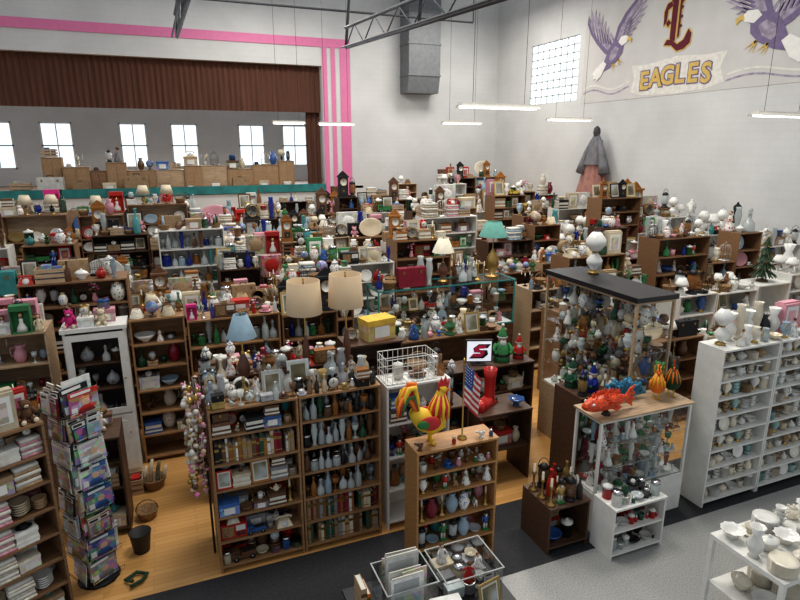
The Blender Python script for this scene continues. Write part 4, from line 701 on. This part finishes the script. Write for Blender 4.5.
# ---------------- white china shelving ----------------
w8=[.08,.3,.52,.74,.96,1.18,1.40,1.62,1.81]
wk=['cup_stack','plate_stack','bowl_stack','plate_stack','teapot','pitcher','tureen','cup_stack','urn','bowl_stack','milk_glass_bowl','compote','canister','plate','mug','cup_stack']
WP=['white','ivory','white','ivory','cream','white','white','ivory','pale teal','white','ivory','tan']
for i in range(3): stocked(5.64+i*.93,4.3,.92,.35,2.0,w8,'white',[wk],label='white painted shelving unit filled with china',group='china on the white shelving',loc='on white shelving',gap=.001,pal=WP,big=1.2,rows=2)
TT=(5.64,4.3,0); g='large pieces on top of the white shelving'; l='on top of white shelving'
place('glass_globe_lamp',5.78,4.48,2.0,0,1.0,None,l,g)
fill(TT,.27,2.8,.0,.17,2.0,.3,['milk_jug_vase','teapot','urn','pitcher','lady_figurine','bowl','goblet','carton'],g,l,1.0,.003,pal=['white','ivory','white','cream','pale blue','clear','brown']); fill(TT,.27,2.8,.18,.35,2.0,.45,['window_box','urn','slim_vase','potted_plant','vase','milk_jug_vase','potted_plant','pitcher'],g,l,1.3,.003,pal=['white','pink','ivory','brown','black','dark green'])
# ---------------- foreground right table ----------------
TX=4.2
e=empty('display_table',(TX,2.4,0),0,'white metal display table with milk glass dishes','table')
obj('table_top',MB().box(0,1.7,0,.68,.86,.9,'white'),e); obj('lower_shelf',MB().box(.03,1.67,.03,.65,.4,.42,'white'),e)
for px in(0,1.66):
    for py in(0,.64): obj('leg',MB().box(px,px+.04,py,py+.04,0,.86,'white'),e)
g='milk glass on the white table'; l='on a white table'
kk=['milk_glass_bowl','bowl','bowl_stack','teacup','tureen','milk_jug_vase','pitcher','plate_stack','teapot','milk_glass_bowl','cup_stack']
for yy,hh in((.0,.2),(.225,.3),(.45,.3)): fill((TX,2.4,0),.01,1.69,yy,yy+.225,.9,hh,kk,g,l,1.0,.003,pal=['white','ivory'])
fill((TX,2.4,0),.08,1.6,.1,.6,.42,.3,['bowl','plate_stack','tureen','milk_glass_bowl'],g,'on the lower table shelf',1.1,.02,pal=['white','ivory'],rows=2)
# ---------------- foreground centre table ----------------
e=empty('display_table',(1.0,3.0,0),0,'narrow black table holding clear bins','table')
obj('table_top',MB().box(0,1.2,0,.68,.84,.87,'black'),e)
for px in(.02,1.12):
    for py in(.02,.62): obj('leg',MB().box(px,px+.05,py,py+.05,0,.84,'black'),e)
def bin_(x,y,z,w,d,h,label):
    mb=MB().quad((0,0,0),(w,0,0),(w,d,0),(0,d,0),'plastic').quad((0,0,0),(w,0,0),(w,0,h),(0,0,h),'plastic').quad((0,d,0),(w,d,0),(w,d,h),(0,d,h),'plastic').quad((0,0,0),(0,d,0),(0,d,h),(0,0,h),'plastic').quad((w,0,0),(w,d,0),(w,d,h),(w,0,h),'plastic')
    for a,b,c,d_ in((-.008,w+.008,-.008,.002),(-.008,w+.008,d-.002,d+.008),(-.008,.002,.002,d-.002),(w-.002,w+.008,.002,d-.002)): mb.box(a,b,c,d_,h-.006,h,'greypaper')
    obj('plastic_bin',mb,None,(x,y,z+.002),label=label,cat='bin')
bin_(1.22,3.25,.87,.4,.36,.22,'clear plastic bin full of papers'); bin_(1.68,3.22,.87,.48,.4,.2,'clear plastic bin of paper goods')
for i in range(10): place(['paper_folder','magazine','paper_folder','paperback'][i%4],1.42+R.uniform(-.04,.04),3.28+i*.033,.875,R.uniform(-.1,.1),1,R.choice(['white','cream','white','pale blue','grey','black']),'in a clear bin','papers in the clear bin',(1,1,.95+.25*(i%3==1)))
fill((1.68,3.22,0),.02,.46,.02,.38,.88,.3,['carton','book_pile','tin','jewelry_box','paperback','storage_jar','goblet'],'paper goods in the clear bin','in a clear plastic bin',.75,.003,rows=3,pal=['clear','white','white','silver','grey','cream'])
books((1.02,3.35,0),0,.15,0,.2,.87,.4,'books on the black table','on a black table',4,['orange','cream','tan'],1.2)
place('book_pile',1.3,3.1,.87,.1,1,'cream','on a black table'); place('picture_frame',1.95,3.08,.87,.2,1,'gold','on a black table'); place('carton',1.62,3.1,.87,-.1,1,'white','on a black table')
# ---------------- left foreground ----------------
ZL=[.1,.36,.62,.88,1.14,1.4,1.66]
stocked(-2.0,4.82,1.0,.36,1.95,ZL,'wood_mid',[['book_pile','linen_pile','book_pile'],['linen_pile','bowl_stack','plate_stack'],['linen_pile','book_pile','carton']],ang=.5,label='wooden shelf stacked with linens, papers and dishes',group='linens and dishes on the wooden shelf',loc='on a wooden shelf',gap=.002,pal=['white','cream','ivory','white','pale blue','tan','pink'],topk=['carton','potted_plant','doll','teddy_bear','window_box'],rows=2,trows=2,big=.95)
def rack(rx,ry,a0,hw,tiers,H=2.0):
    e=empty('magazine_rack',(rx,ry,0),a0,'wire magazine rack filled with magazines','rack'); r0=hw+.045
    obj('post',MB().lathe([(0,0),(.2,0),(.19,.03),(.03,.05),(.02,.06),(.02,H-.2),(0,H-.19)],'black',n=14),e)
    for t in range(tiers):
        z=.08+t*((H-.25)/(tiers-1))
        for a in range(4):
            ang=a0+a*math.pi/2
            if math.cos(ang)<-.5: continue
            Q=Matrix.Rotation(a*math.pi/2,4,'Z'); obj('wire_pocket',MB().tube([(-hw,-r0-.03,z+.06),(-hw,-r0-.01,z),(hw,-r0-.01,z),(hw,-r0-.03,z+.06),(-hw,-r0-.03,z+.06)],.003,'black',4,Q).tube([(0,-r0,z),(0,0,z)],.003,'black',4,Q),e)
            for q in range(3):
                k=R.choice(['magazine','magazine','paperback']); n=1 if k=='magazine' else 2
                for j in range(n):
                    off=R.uniform(-.035,.035)+(0 if n==1 else (-.07,.07)[j]); r=r0-.008-.02*q; x=rx+math.sin(ang)*r+math.cos(ang)*off; y=ry-math.cos(ang)*r+math.sin(ang)*off
                    s=(hw/R.uniform(.105,.13)) if n==1 else 1.05
                    o=place(k,x,y,z+.006+.02*q,ang,1,None,'in a wire magazine rack','magazines in the wire rack',(s,1,(.85 if n==1 else 1.1)+.14*q)); o.rotation_euler=(R.uniform(-.1,-.02),R.uniform(-.1,.1),ang+R.uniform(-.12,.12))
rack(-.96,5.74,.6,.15,8); rack(-1.6,6.08,.2,.14,7,1.8)
unit(-1.28,6.35,.6,.5,1.2,[.1,.6],'wood_dark',label='dark wooden stand crowded with bags and baskets')
for z,h in((.1,.4),(.6,.5)): fill((-1.28,6.35,0),.02,.58,.01,.48,z,h,['fabric_basket','suitcase','carton','hat','wooden_crate'],'bags on the dark stand','on a dark stand',.9,.01,rows=2)
fill((-1.28,6.35,0),.0,.6,.0,.5,1.2,.5,['fabric_basket','doll','teddy_bear','hat','flower_arrangement','carton'],'bags on the dark stand','on a dark stand',1,.004,rows=3)
unit(-3.4,6.9,1.9,.6,1.25,[.1,.5,.88],'wood_dark',label='dark wooden display table crowded with toys')
fill((-3.4,6.9,0),.0,1.9,.0,.6,1.25,.5,toy_k+['potted_plant','flower_arrangement','flower_arrangement','window_box','tin','lantern'],'toys and silk flowers on the dark table','on a dark table',1.0,.003,rows=4)
fill((-3.4,6.9,0),.03,1.87,.02,.25,.88,.33,toy_k,'toys and silk flowers on the dark table','on a dark table',1,.004)
e=empty('white_cabinet',(-1.3,7.75,0),0,'tall white painted cabinet with glazed door','cabinet')
obj('body',MB().box(0,.7,.36,.38,0,2.0,'white').box(0,.03,0,.36,0,2.0,'white').box(.67,.7,0,.36,0,2.0,'white').box(.03,.67,0,.36,0,.85,'white').box(-.02,.72,-.03,.4,2.0,2.05,'white').box(.03,.67,.35,.36,.85,2,'dark'),e)
dr=obj('door',MB().box(.02,.09,-.025,-.001,.87,1.97,'white').box(.61,.68,-.025,-.001,.87,1.97,'white').box(.09,.61,-.025,-.001,.87,.95,'white').box(.09,.61,-.025,-.001,1.89,1.97,'white'),e); obj('glass_panel',MB().quad((.09,-.013,.95),(.61,-.013,.95),(.61,-.013,1.89),(.09,-.013,1.89),'glass'),dr); obj('knob',MB().ell((.64,-.04,1.35),(.012,.015,.012),'brass',8),dr)
d2=obj('door',MB().box(.02,.68,-.025,-.001,.06,.84,'white').box(.1,.6,-.03,-.025,.14,.76,'white'),e); obj('knob',MB().ell((.62,-.045,.6),(.012,.015,.012),'brass',8),d2)
for z in(1.2,1.55): obj('shelf',MB().box(.03,.67,.01,.35,z,z+.015,'wood_dark'),e)
for z in(.85,1.215,1.565): fill((-1.3,7.75,0),.05,.65,.03,.33,z,.3,['teapot','vase','pitcher','goblet','decanter','canister'],'china in the white cabinet','inside a white cabinet',.9,.02,pal=['white','black','clear','brown','silver'])
fill((-1.3,7.75,0),.0,.68,.0,.34,2.05,.38,['boxed_doll','doll','window_box','carton','teddy_bear'],'goods on top of the shelving','on top of a white cabinet',1.0,.003,rows=2,pal=['white','hot pink','pink','white','cream'])
obj('wastebasket',MB().lathe([(0,0),(.08,0),(.11,.23),(.115,.23),(.105,.23),(.075,.01),(0,.01)],'dark',n=18),None,(-.57,6.0,0),label='small dark round wastebasket on wooden floor',cat='wastebasket')
obj('snake_toy',MB().tube([(.0,0,.03),(.1,.05,.03),(.15,.14,.03),(.05,.2,.03),(-.05,.12,.03),(.02,.05,.05)],.018,'darkgreen',8),None,(-.66,5.42,0),label='coiled dark green snake toy on the floor',cat='toy')
for i,(px,py,k,c,s) in enumerate(((-.52,6.6,'wicker_basket','tan',1.0),(-.75,7.25,'wooden_crate','red',1.2),(-1.1,7.2,'suitcase','brown',.9),(-.45,7.25,'fabric_basket','cream',.9))): place(k,px,py,0.0,0,s,c,'on the wooden floor')
# ---------------- rows ----------------
def auto(y,x0,x1,d=.55,hr=(1.7,2.1),zmin=1.0,woods=('wood_dark','wood_mid','wood_mid','white','wood_mid','wood_dark','wood_light'),big=1,themes=None,topk=big_k,parts=False,toph=.6,gap=.003,trows=2,rows=1,jit=.0,gaps=.0,pal=None,tall=.22):
    x=x0
    while x<x1-.5:
        w=min(R.uniform(.6,1.5),x1-x); h=R.uniform(*hr); wd=R.choice(woods); th=R.choice(themes or [mixed_k,mixed_k,china_k,glass_k,mixed_k,toy_k,box_k,mixed_k,['plate','platter','plate','bowl','teacup']]); yy=y+R.uniform(-jit,jit); r=R.random(); tr=R.choice([trows,trows,trows+1])
        if r<gaps: x+=w*.6; continue
        if r<gaps+.04 and h<2.05:
            drawers(x,yy,w-.01,d,h*.75,wd,label='%s chest of drawers in the shop rows'%WN[wd]); fill((x,yy,0),.0,w-.01,0,d-.01,h*.75,.95,topk,'goods on top of the shelving','on a chest of drawers',big*1.3,gap,rows=tr,pal=pal)
        else:
            zm=zmin
            if R.random()<tall: h+=R.uniform(.3,.6)
            n=max(3,int(h/.34)); zs=[.08+(h-.1)*i/n for i in range(n)]
            T=stocked(x,yy,w-.02,d,h,zs,wd,[th],label=WN[wd]+' shelving unit in the shop rows',name='shelving_unit',parts=parts,zmin=zm,big=big*1.05,gap=gap,group='goods on the shop rows',loc='on a %s shelf'%WN[wd],rows=rows)
            tk_=topk if (R.random()>.15 or pal) else R.choice([['white_lamp','lamp_shade_spare','table_lamp','oil_lamp','globe'],['suitcase','wicker_basket','wooden_crate','birdcage','linen_pile','fabric_basket'],glass_k+['candelabra'],['picture_frame','shelf_clock','mantel_clock','candlestick','book_pile']])
            fill(T,0,w-.02,0,d-.005,h,toph*R.choice([.5,1,1.5]),tk_,'goods on top of the shelving','on top of shelving',big*R.uniform(1.0,1.35),gap,rows=tr,pal=pal)
        x+=w+.01
auto(7.9,-.56,2.7,d=.4,hr=(1.85,2.05),zmin=.3,woods=('wood_mid','oak','wood_mid'),parts=True,topk=mixed_k+['oil_lamp','suitcase','lamp_shade_spare','boxed_doll'],gap=.003,toph=.45,tall=0)
auto(7.9,-3.6,-1.4,hr=(2.0,2.1),zmin=.9,topk=['boxed_doll','carton','window_box','doll','boxed_doll','tin'],gap=.003,toph=.42,pal=['hot pink','white','red','green','pink','white','cream'],trows=3,big=.9,tall=0)
unit(2.75,6.5,1.95,.4,1.25,[.08,.45,.85],'wood_dark',label='dark wooden cabinet holding a screen and festive figures')
for z in(.45,.85): fill((2.75,6.5,0),.05,1.9,.02,.36,z,.34,mixed_k+XK,'goods in the dark cabinet','in a dark cabinet',1,.004,rows=2)
e=empty('monitor',(3.88,6.66,1.252),-.35,'small flat screen showing a slanted black and pink logo','screen')
obj('casing',MB().box(-.19,.19,0,.04,.03,.36,'dark').box(-.03,.03,.01,.04,.01,.03,'dark').box(-.1,.1,-.06,.1,0,.012,'dark'),e); obj('display',MB().box(-.17,.17,-.004,-.001,.05,.34,'screen'),e)
SG=[(-.14,.0),(.06,.0),(.12,.06),(.1,.12),(.0,.125),(-.03,.15),(.1,.15),(.14,.21),(-.03,.21),(-.1,.15),(-.08,.09),(.02,.085),(.04,.06),(-.1,.06)]
obj('screen_logo',MB().poly([(p[0]*1.0+.1*p[1],.09+p[1]) for p in SG],'black',.002,Matrix.Translation((0,-.008,0))),e); obj('screen_logo',MB().poly([(p[0]*.72+.1*p[1]-.015,.115+p[1]*.8) for p in SG],'logopink',.002,Matrix.Translation((0,-.011,0))),e)
g='festive pieces on the dark cabinet'; l='on a dark cabinet'
place('gnome_figure',4.26,6.68,1.25,-.3,1.35,'green',l,g,label='green and red plush elf figure on a dark cabinet'); place('gnome_figure',4.54,6.68,1.25,-.3,.9,'red',l,g); place('wicker_basket',2.95,6.7,1.25,0,1.3,None,l,g); place('lantern',3.2,6.62,1.25,0,1.3,'clear',l,g); place('hat',3.43,6.76,1.25,0,.8,'brown',l,g); place('ginger_jar',3.4,6.56,1.25,0,.7,'blue',l,g)
unit(3.32,5.65,.78,.5,1.0,[.5],'wood_dark',back=False,label='open dark table with a large red boot')
place('boot',3.56,5.9,1.0,-1.0,1.85,'red','',label='large glossy red boot-shaped planter on dark table'); place('ruffled_bowl',3.95,5.8,1.0,0,.9,'blue','on an open dark table')
fill((3.32,5.65,0),.03,.74,.02,.48,.5,.4,['toy_truck','carton','gnome_figure','vase'],'toys under the open table','on an open dark table',1,.01)
unit(2.9,7.25,1.8,.4,1.5,[.08,.55,1.0],'wood_mid',label='brown cabinet with ornaments on top')
fill((2.9,7.25,0),.0,1.8,.0,.39,1.5,.6,mixed_k+['wicker_basket','small_christmas_tree','oil_lamp','shelf_clock'],'goods behind the screen','on a brown cabinet',1.15,.003,rows=2)
unit(1.95,6.6,.75,.45,1.78,[.1,.5,1.0,1.4],'wood_dark',label='dark wooden shelf with boxes on top')
place('carton',2.43,6.82,1.78,.2,1.85,'yellow','',label='bright yellow cardboard box on a dark wooden shelf'); place('mantel_clock',2.08,6.82,1.78,0,.9,'brown','on a dark shelf')
unit(.2,6.6,1.7,.45,1.6,[.1,.5,.9,1.3],'wood_dark',label='dark wooden shelf crowded with household goods')
fill((.2,6.6,0),0,1.7,0,.44,1.6,.5,mixed_k+['lamp_shade_spare','wooden_crate','carton','fabric_basket','oil_lamp'],'goods on the long dark shelf','on a dark wooden shelf',1.15,.003,rows=3)
zs=showcase(3.2,8.9,2.7,.6,1.0,1.85,'glass','teal',1,'long glass showcase with teal painted trim',plinth='wood_dark',topth=.01)
for z in zs: fill((3.2,8.9,0),.05,2.65,.04,.56,z,.34,mixed_k,'collectibles in the teal showcase','in a teal-trimmed showcase',1.05,.003,rows=2)
lamp(4.55,9.2,1.85,.78,.2,.09,.25,'shade_cream','dkcer','table lamp with white cone shade and dark base'); lamp(5.6,9.25,1.85,1.02,.27,.14,.27,'shade_teal','brass','table lamp with muted green-teal panelled shade')
g='ornaments on the teal showcase'; l='on a teal-trimmed showcase'
fill((3.2,8.9,0),0,1.1,.02,.58,1.85,.5,['wicker_basket','slim_vase','wooden_crate','decanter','suitcase','fabric_basket'],g,l,1.3,.004,rows=2); fill((3.2,8.9,0),1.6,2.15,.02,.58,1.85,.5,['slim_vase','decanter','candelabra','bottle','lantern'],g,l,1.2,.004,rows=2)
auto(9.0,-3.6,3.1,hr=(1.6,2.1),zmin=1.0,big=1.0)
auto(7.5,5.9,8.3,hr=(1.5,1.75),zmin=.6,woods=('wood_dark','white','wood_mid'),tall=0); auto(6.1,6.4,9.2,hr=(1.2,1.5),zmin=.8,woods=('wood_dark','wood_mid'),tall=0)
WH=['white_lamp','milk_jug_vase','carton','pitcher','ginger_jar','urn','bowl','tureen','glass_globe_lamp','slim_vase','wicker_basket','birdcage','lamp_shade_spare','lantern','decanter','white_lamp','lady_figurine','oil_lamp','lamp_shade_spare']
auto(7.5,8.5,10.5,hr=(1.5,1.6),zmin=.4,woods=('white',),themes=[china_k,mixed_k,wk],topk=WH,big=1.1,tall=0)
unit(10.5,7.5,.9,.55,1.6,[.1,.5,1.0],'white',label='white shelving with a small dark tree on top'); place('small_christmas_tree',10.95,7.78,1.6,0,1.15,'red','on white shelving')
auto(7.5,11.4,13.2,hr=(1.6,1.8),zmin=.4,woods=('white',),themes=[china_k,mixed_k,wk],topk=WH,big=1.2,tall=0)
auto(8.8,6.2,9.0,hr=(1.5,1.9),zmin=1,big=1.1); auto(10.0,6.2,9.0,hr=(1.6,2.0),zmin=1.1,big=1.1); auto(9.0,9.4,13.9,hr=(1.6,2.0),zmin=.6,woods=('white','white','wood_mid'),topk=WH,big=1.25,toph=.9); auto(10.3,9.1,11.4,hr=(1.6,2.2),zmin=.9,woods=('white','white','wood_dark'),topk=WH+big_k,big=1.25,toph=.9)
unit(11.5,10.3,2.4,.55,2.1,[.1,.5,1.0,1.45,1.8],'white',label='white shelving holding lamps and a blouse form')
place('blouse_form',12.0,10.62,2.1,.6,1.0,'white','on white shelving'); place('blouse_form',13.6,10.62,2.1,.4,.85,'black','on white shelving')
fill((11.5,10.3,0),.8,1.8,.15,.54,2.1,.7,['white_lamp','glass_globe_lamp','white_lamp'],'goods on top of the shelving','on white shelving',1.3,.02)
fill((11.5,10.3,0),.0,2.4,.0,.14,2.1,.3,['bird_figurine','teacup','mug','vase','jewelry_box'],'goods on top of the shelving','on white shelving',1.2,.02)
for (a,b,hh) in((-3.15,-1.95,2.8),(-1.75,-.85,2.75),(-.75,.5,2.95)):
    zz=[1.4+i*.28 for i in range(int((hh-1.4)/.28))]
    stocked(a,14.25,b-a,.32,hh,[.5,1.0]+zz,'wood_mid',[['plate','plate','platter','teacup','plate']],label='tall open brown shelving displaying plates',zmin=1.35,group='plates on the tall shelving',loc='on tall open shelving',gap=.002,backm='wood_light',pal=['white','ivory','white','pale blue','red','gold','white'],topk=['table_lamp','vase','wicker_basket','urn','carton'],toph=.5,big=1.0)
for y,h0,h1,bg,xx in((10.15,1.5,2.1,1.05,0),(11.15,1.4,2.2,1.1,0),(12.15,1.5,2.3,1.2,0),(13.2,1.6,2.3,1.3,0)):
    auto(y,-.3*y-.2,(6.0 if y<11 else 8.8),hr=(h0,h1),zmin=h0-.5,big=bg,gap=.004,jit=.1)
auto(14.5,.7,8.8,hr=(1.7,2.3),zmin=1.2,big=1.4,gap=.01,jit=.1); auto(15.7,-4.8,8.8,hr=(1.7,2.3),zmin=1.3,big=1.5,gap=.01,jit=.1)
auto(17.0,-5.3,8.8,hr=(1.8,2.3),zmin=1.4,big=1.6,gap=.01,jit=.12,toph=.65); auto(18.5,-5.8,6,hr=(1.8,2.2),zmin=1.4,big=1.6,gap=.01,toph=.6); auto(18.5,6.1,8.8,hr=(1.9,2.6),zmin=1.5,big=1.8,gap=.01,toph=.8)
auto(20.2,-6.4,6,hr=(1.7,2.1),zmin=1.6,big=1.7,gap=.02,toph=.6); auto(20.2,6.1,8.8,hr=(1.9,2.6),zmin=1.6,big=1.9,gap=.02,toph=.8)
for y,h0,h1,bg,xe in((12.0,1.7,2.4,1.3,14.2),(13.3,1.7,2.5,1.45,14.2),(14.8,1.8,2.5,1.55,14.2),(16.4,1.8,2.5,1.65,13.4),(18.4,2.0,2.7,1.85,14.2)):
    auto(y,9.0,xe,hr=(h0,h1),zmin=h0-.4,big=bg,gap=.008,jit=.1,woods=('white','wood_dark','wood_mid','white','wood_mid'),topk=big_k+['white_lamp','white_lamp','lamp_shade_spare','glass_globe_lamp','glass_globe_lamp','milk_jug_vase','urn','potted_plant','blouse_form'],toph=1.0)
auto(22.2,6.1,14.2,hr=(2.0,2.6),zmin=2.2,big=2.0,gap=.03,toph=1.0)
# stage
x=-4.0
while x<4.9:
    w=R.uniform(.5,1.2); h=R.choice([.7,.85,1.0,1.2]); m=R.choice(['cardboard','cardboard','wood_light','wood_mid','cardboard'])
    obj('stage_cabinet',MB().box(0,w,0,.5,.02,h,m).box(0,w,-.02,.52,h,h+.02,m).box(.04,w/2-.01,-.012,0,.08,h-.05,m).box(w/2+.01,w-.04,-.012,0,.08,h-.05,m).box(.0,w,.03,.47,0,.02,'dark'),None,(x,25+R.uniform(-.1,.1),2.6),label='low tan panel cabinet standing on the stage',cat='cabinet',group='cabinets on the stage')
    fill((x,25,0),.0,w,.1,.45,2.6+h+.03,.9,['vase','lantern','potted_plant','birdcage','trophy','carton','doll','candelabra','globe','hat','carton','wooden_crate','suitcase','table_lamp'],'goods on the stage cabinets','on a stage cabinet',1.9,.02,rows=1,pal=['brown','black','white','tan','grey','cream','blue']); x+=w+.01
for i in range(14): place(R.choice(['carton','suitcase','wooden_crate','carton']),-7.5+i*.95,24.5,2.6,R.uniform(-.15,.15),R.uniform(1.3,2.2),R.choice(['tan','brown','cream','white','tan']),'on the stage floor','boxes on the stage floor')
# hanging robe
e=empty('hanging_robe',(14.1,16.8,2.6),0,'sheer grey draped robe over reddish gown hanging on wall','costume')
obj('gown',MB().lathe([(.72,0),(.6,.35),(.45,.9),(.28,1.5),(.1,1.75)],'salmon',n=40,wob=(.16,9),sx=.28),e)
obj('cloak',MB().lathe([(.55,1.0),(.46,1.2),(.36,1.5),(.27,1.75),(.13,1.98),(.1,2.05)],'sheer',n=40,wob=(.14,7),sx=.4,c=(-.02,-.06,0)),e); obj('hood',MB().lathe([(.1,1.95),(.14,2.06),(.12,2.2),(.05,2.28),(.0,2.3)],'T_cloth',n=14,sx=.8,c=(-.02,-.06,0)),e,col=(.07,.07,.075))
for sy in(-1,1): obj('sleeve',MB().tube([(0,sy*.2-.05,1.8),(-.05,sy*.38-.05,1.4),(-.06,sy*.5-.05,1.05),(-.06,sy*.6-.05,.7)],[.08,.11,.15,.2],'sheer',10),e)
# ---------------- leave out goods the photo shows nothing of ----------------
cam=bpy.data.cameras.new('camera'); cam.lens=26.1; cam.sensor_width=36; co=bpy.data.objects.new('camera',cam); COL.objects.link(co); co.location=(0,0,4.2); co.rotation_euler=(math.radians(75.2),0,math.radians(-22)); SC.camera=co; cam.clip_end=200
bpy.context.view_layer.update(); RM=co.rotation_euler.to_matrix()
SK=('glass_panel','glass_shelf','glass_top','plastic_bin','suspension_wire','wire_basket')
VV=[];FF=[];own=[];names=[];cache={};off=0;nf=0
for o in COL.objects:
    if o.type!='MESH' or o.name.split('.')[0] in SK: continue
    me=o.data
    if me.name not in cache:
        a=np.empty(len(me.vertices)*3); me.vertices.foreach_get('co',a); cache[me.name]=(a.reshape(-1,3),[tuple(p.vertices) for p in me.polygons])
    a,pl=cache[me.name]; mw=np.array(o.matrix_world); VV.append(a@mw[:3,:3].T+mw[:3,3])
    FF.extend([tuple(i+off for i in p) for p in pl]); own.append(nf); names.append(o.name); nf+=len(pl); off+=len(a)
bvh=BVHTree.FromPolygons(np.concatenate(VV).tolist(),FF)
hits={}
for lat,nx,ny in((0,640,480),(-.8,200,150),(.8,200,150)):
    O=Vector((lat*.927,-lat*.375,4.2)); wt=1 if lat==0 else 3
    for iy in range(ny):
        py=(iy+.5)/ny*600
        if py<125: continue
        for ix in range(nx):
            px=(ix+.5)/nx*800
            r=bvh.ray_cast(O,RM@Vector(((px-400)/580,(300-py)/580,-1)))
            if r[2] is None: continue
            n=names[bisect.bisect_right(own,r[2])-1]; hits[n]=hits.get(n,0)+wt
H=lambda o:hits.get(o.name,0)
for a,b in STACK:  # a stacked piece keeps the piece under it
    if H(a)>0: hits[b.name]=max(H(b),H(a)+1)
nm=sum(1 for o in COL.objects if o.type=='MESH')-len(GOODS)
dead=[o for o in COL.objects if o.type=='MESH' and o.name.startswith('shelving_unit') and H(o)==0]
nearby=lambda o:o.location.y<6.6
def near_stock(o,keep): return any(abs(k.location.x-(o.location.x+o.dimensions.x/2))<o.dimensions.x/2+.05 and abs(k.location.y-o.location.y-.27)<.36 for k in keep)
cap=2900-nm
cand=sorted(GOODS,key=lambda o:-H(o)-(25 if nearby(o) and H(o)>1 else 0)); keep=[o for o in cand if H(o)>=5 or (nearby(o) and H(o)>=2)][:cap]; ks=set(o.name for o in keep)
drop=[o for o in GOODS if o.name not in ks]+[o for o in dead if not near_stock(o,keep)]
for o in drop: bpy.data.objects.remove(o)
# ---------------- light ----------------
w=bpy.data.worlds.new('world'); SC.world=w; w.use_nodes=True; bg=w.node_tree.nodes['Background']; bg.inputs[0].default_value=(.88,.94,1,1); bg.inputs[1].default_value=.5
for x,y in((2,6),(8,6),(2,13),(9,13),(4,20),(11,20)):
    l=bpy.data.lights.new('overhead_fill','AREA'); l.energy=290; l.size=2.2; l.color=(1,.95,.87); o=bpy.data.objects.new('overhead_fill',l); COL.objects.link(o); o.location=(x,y,9.5)  # added area lamps high overhead, no fixtures there, put in for contrast
for a,b in wins[2:]:
    l=bpy.data.lights.new('window_daylight','AREA'); l.energy=45; l.size=1.2; l.color=(.8,.9,1); o=bpy.data.objects.new('window_daylight',l); COL.objects.link(o); o.location=((a+b)/2,28.8,4.3); o.rotation_euler=(-math.pi/2,0,0)
SC.view_settings.view_transform='Standard'
try: SC.view_settings.look='Medium High Contrast'
except Exception: pass
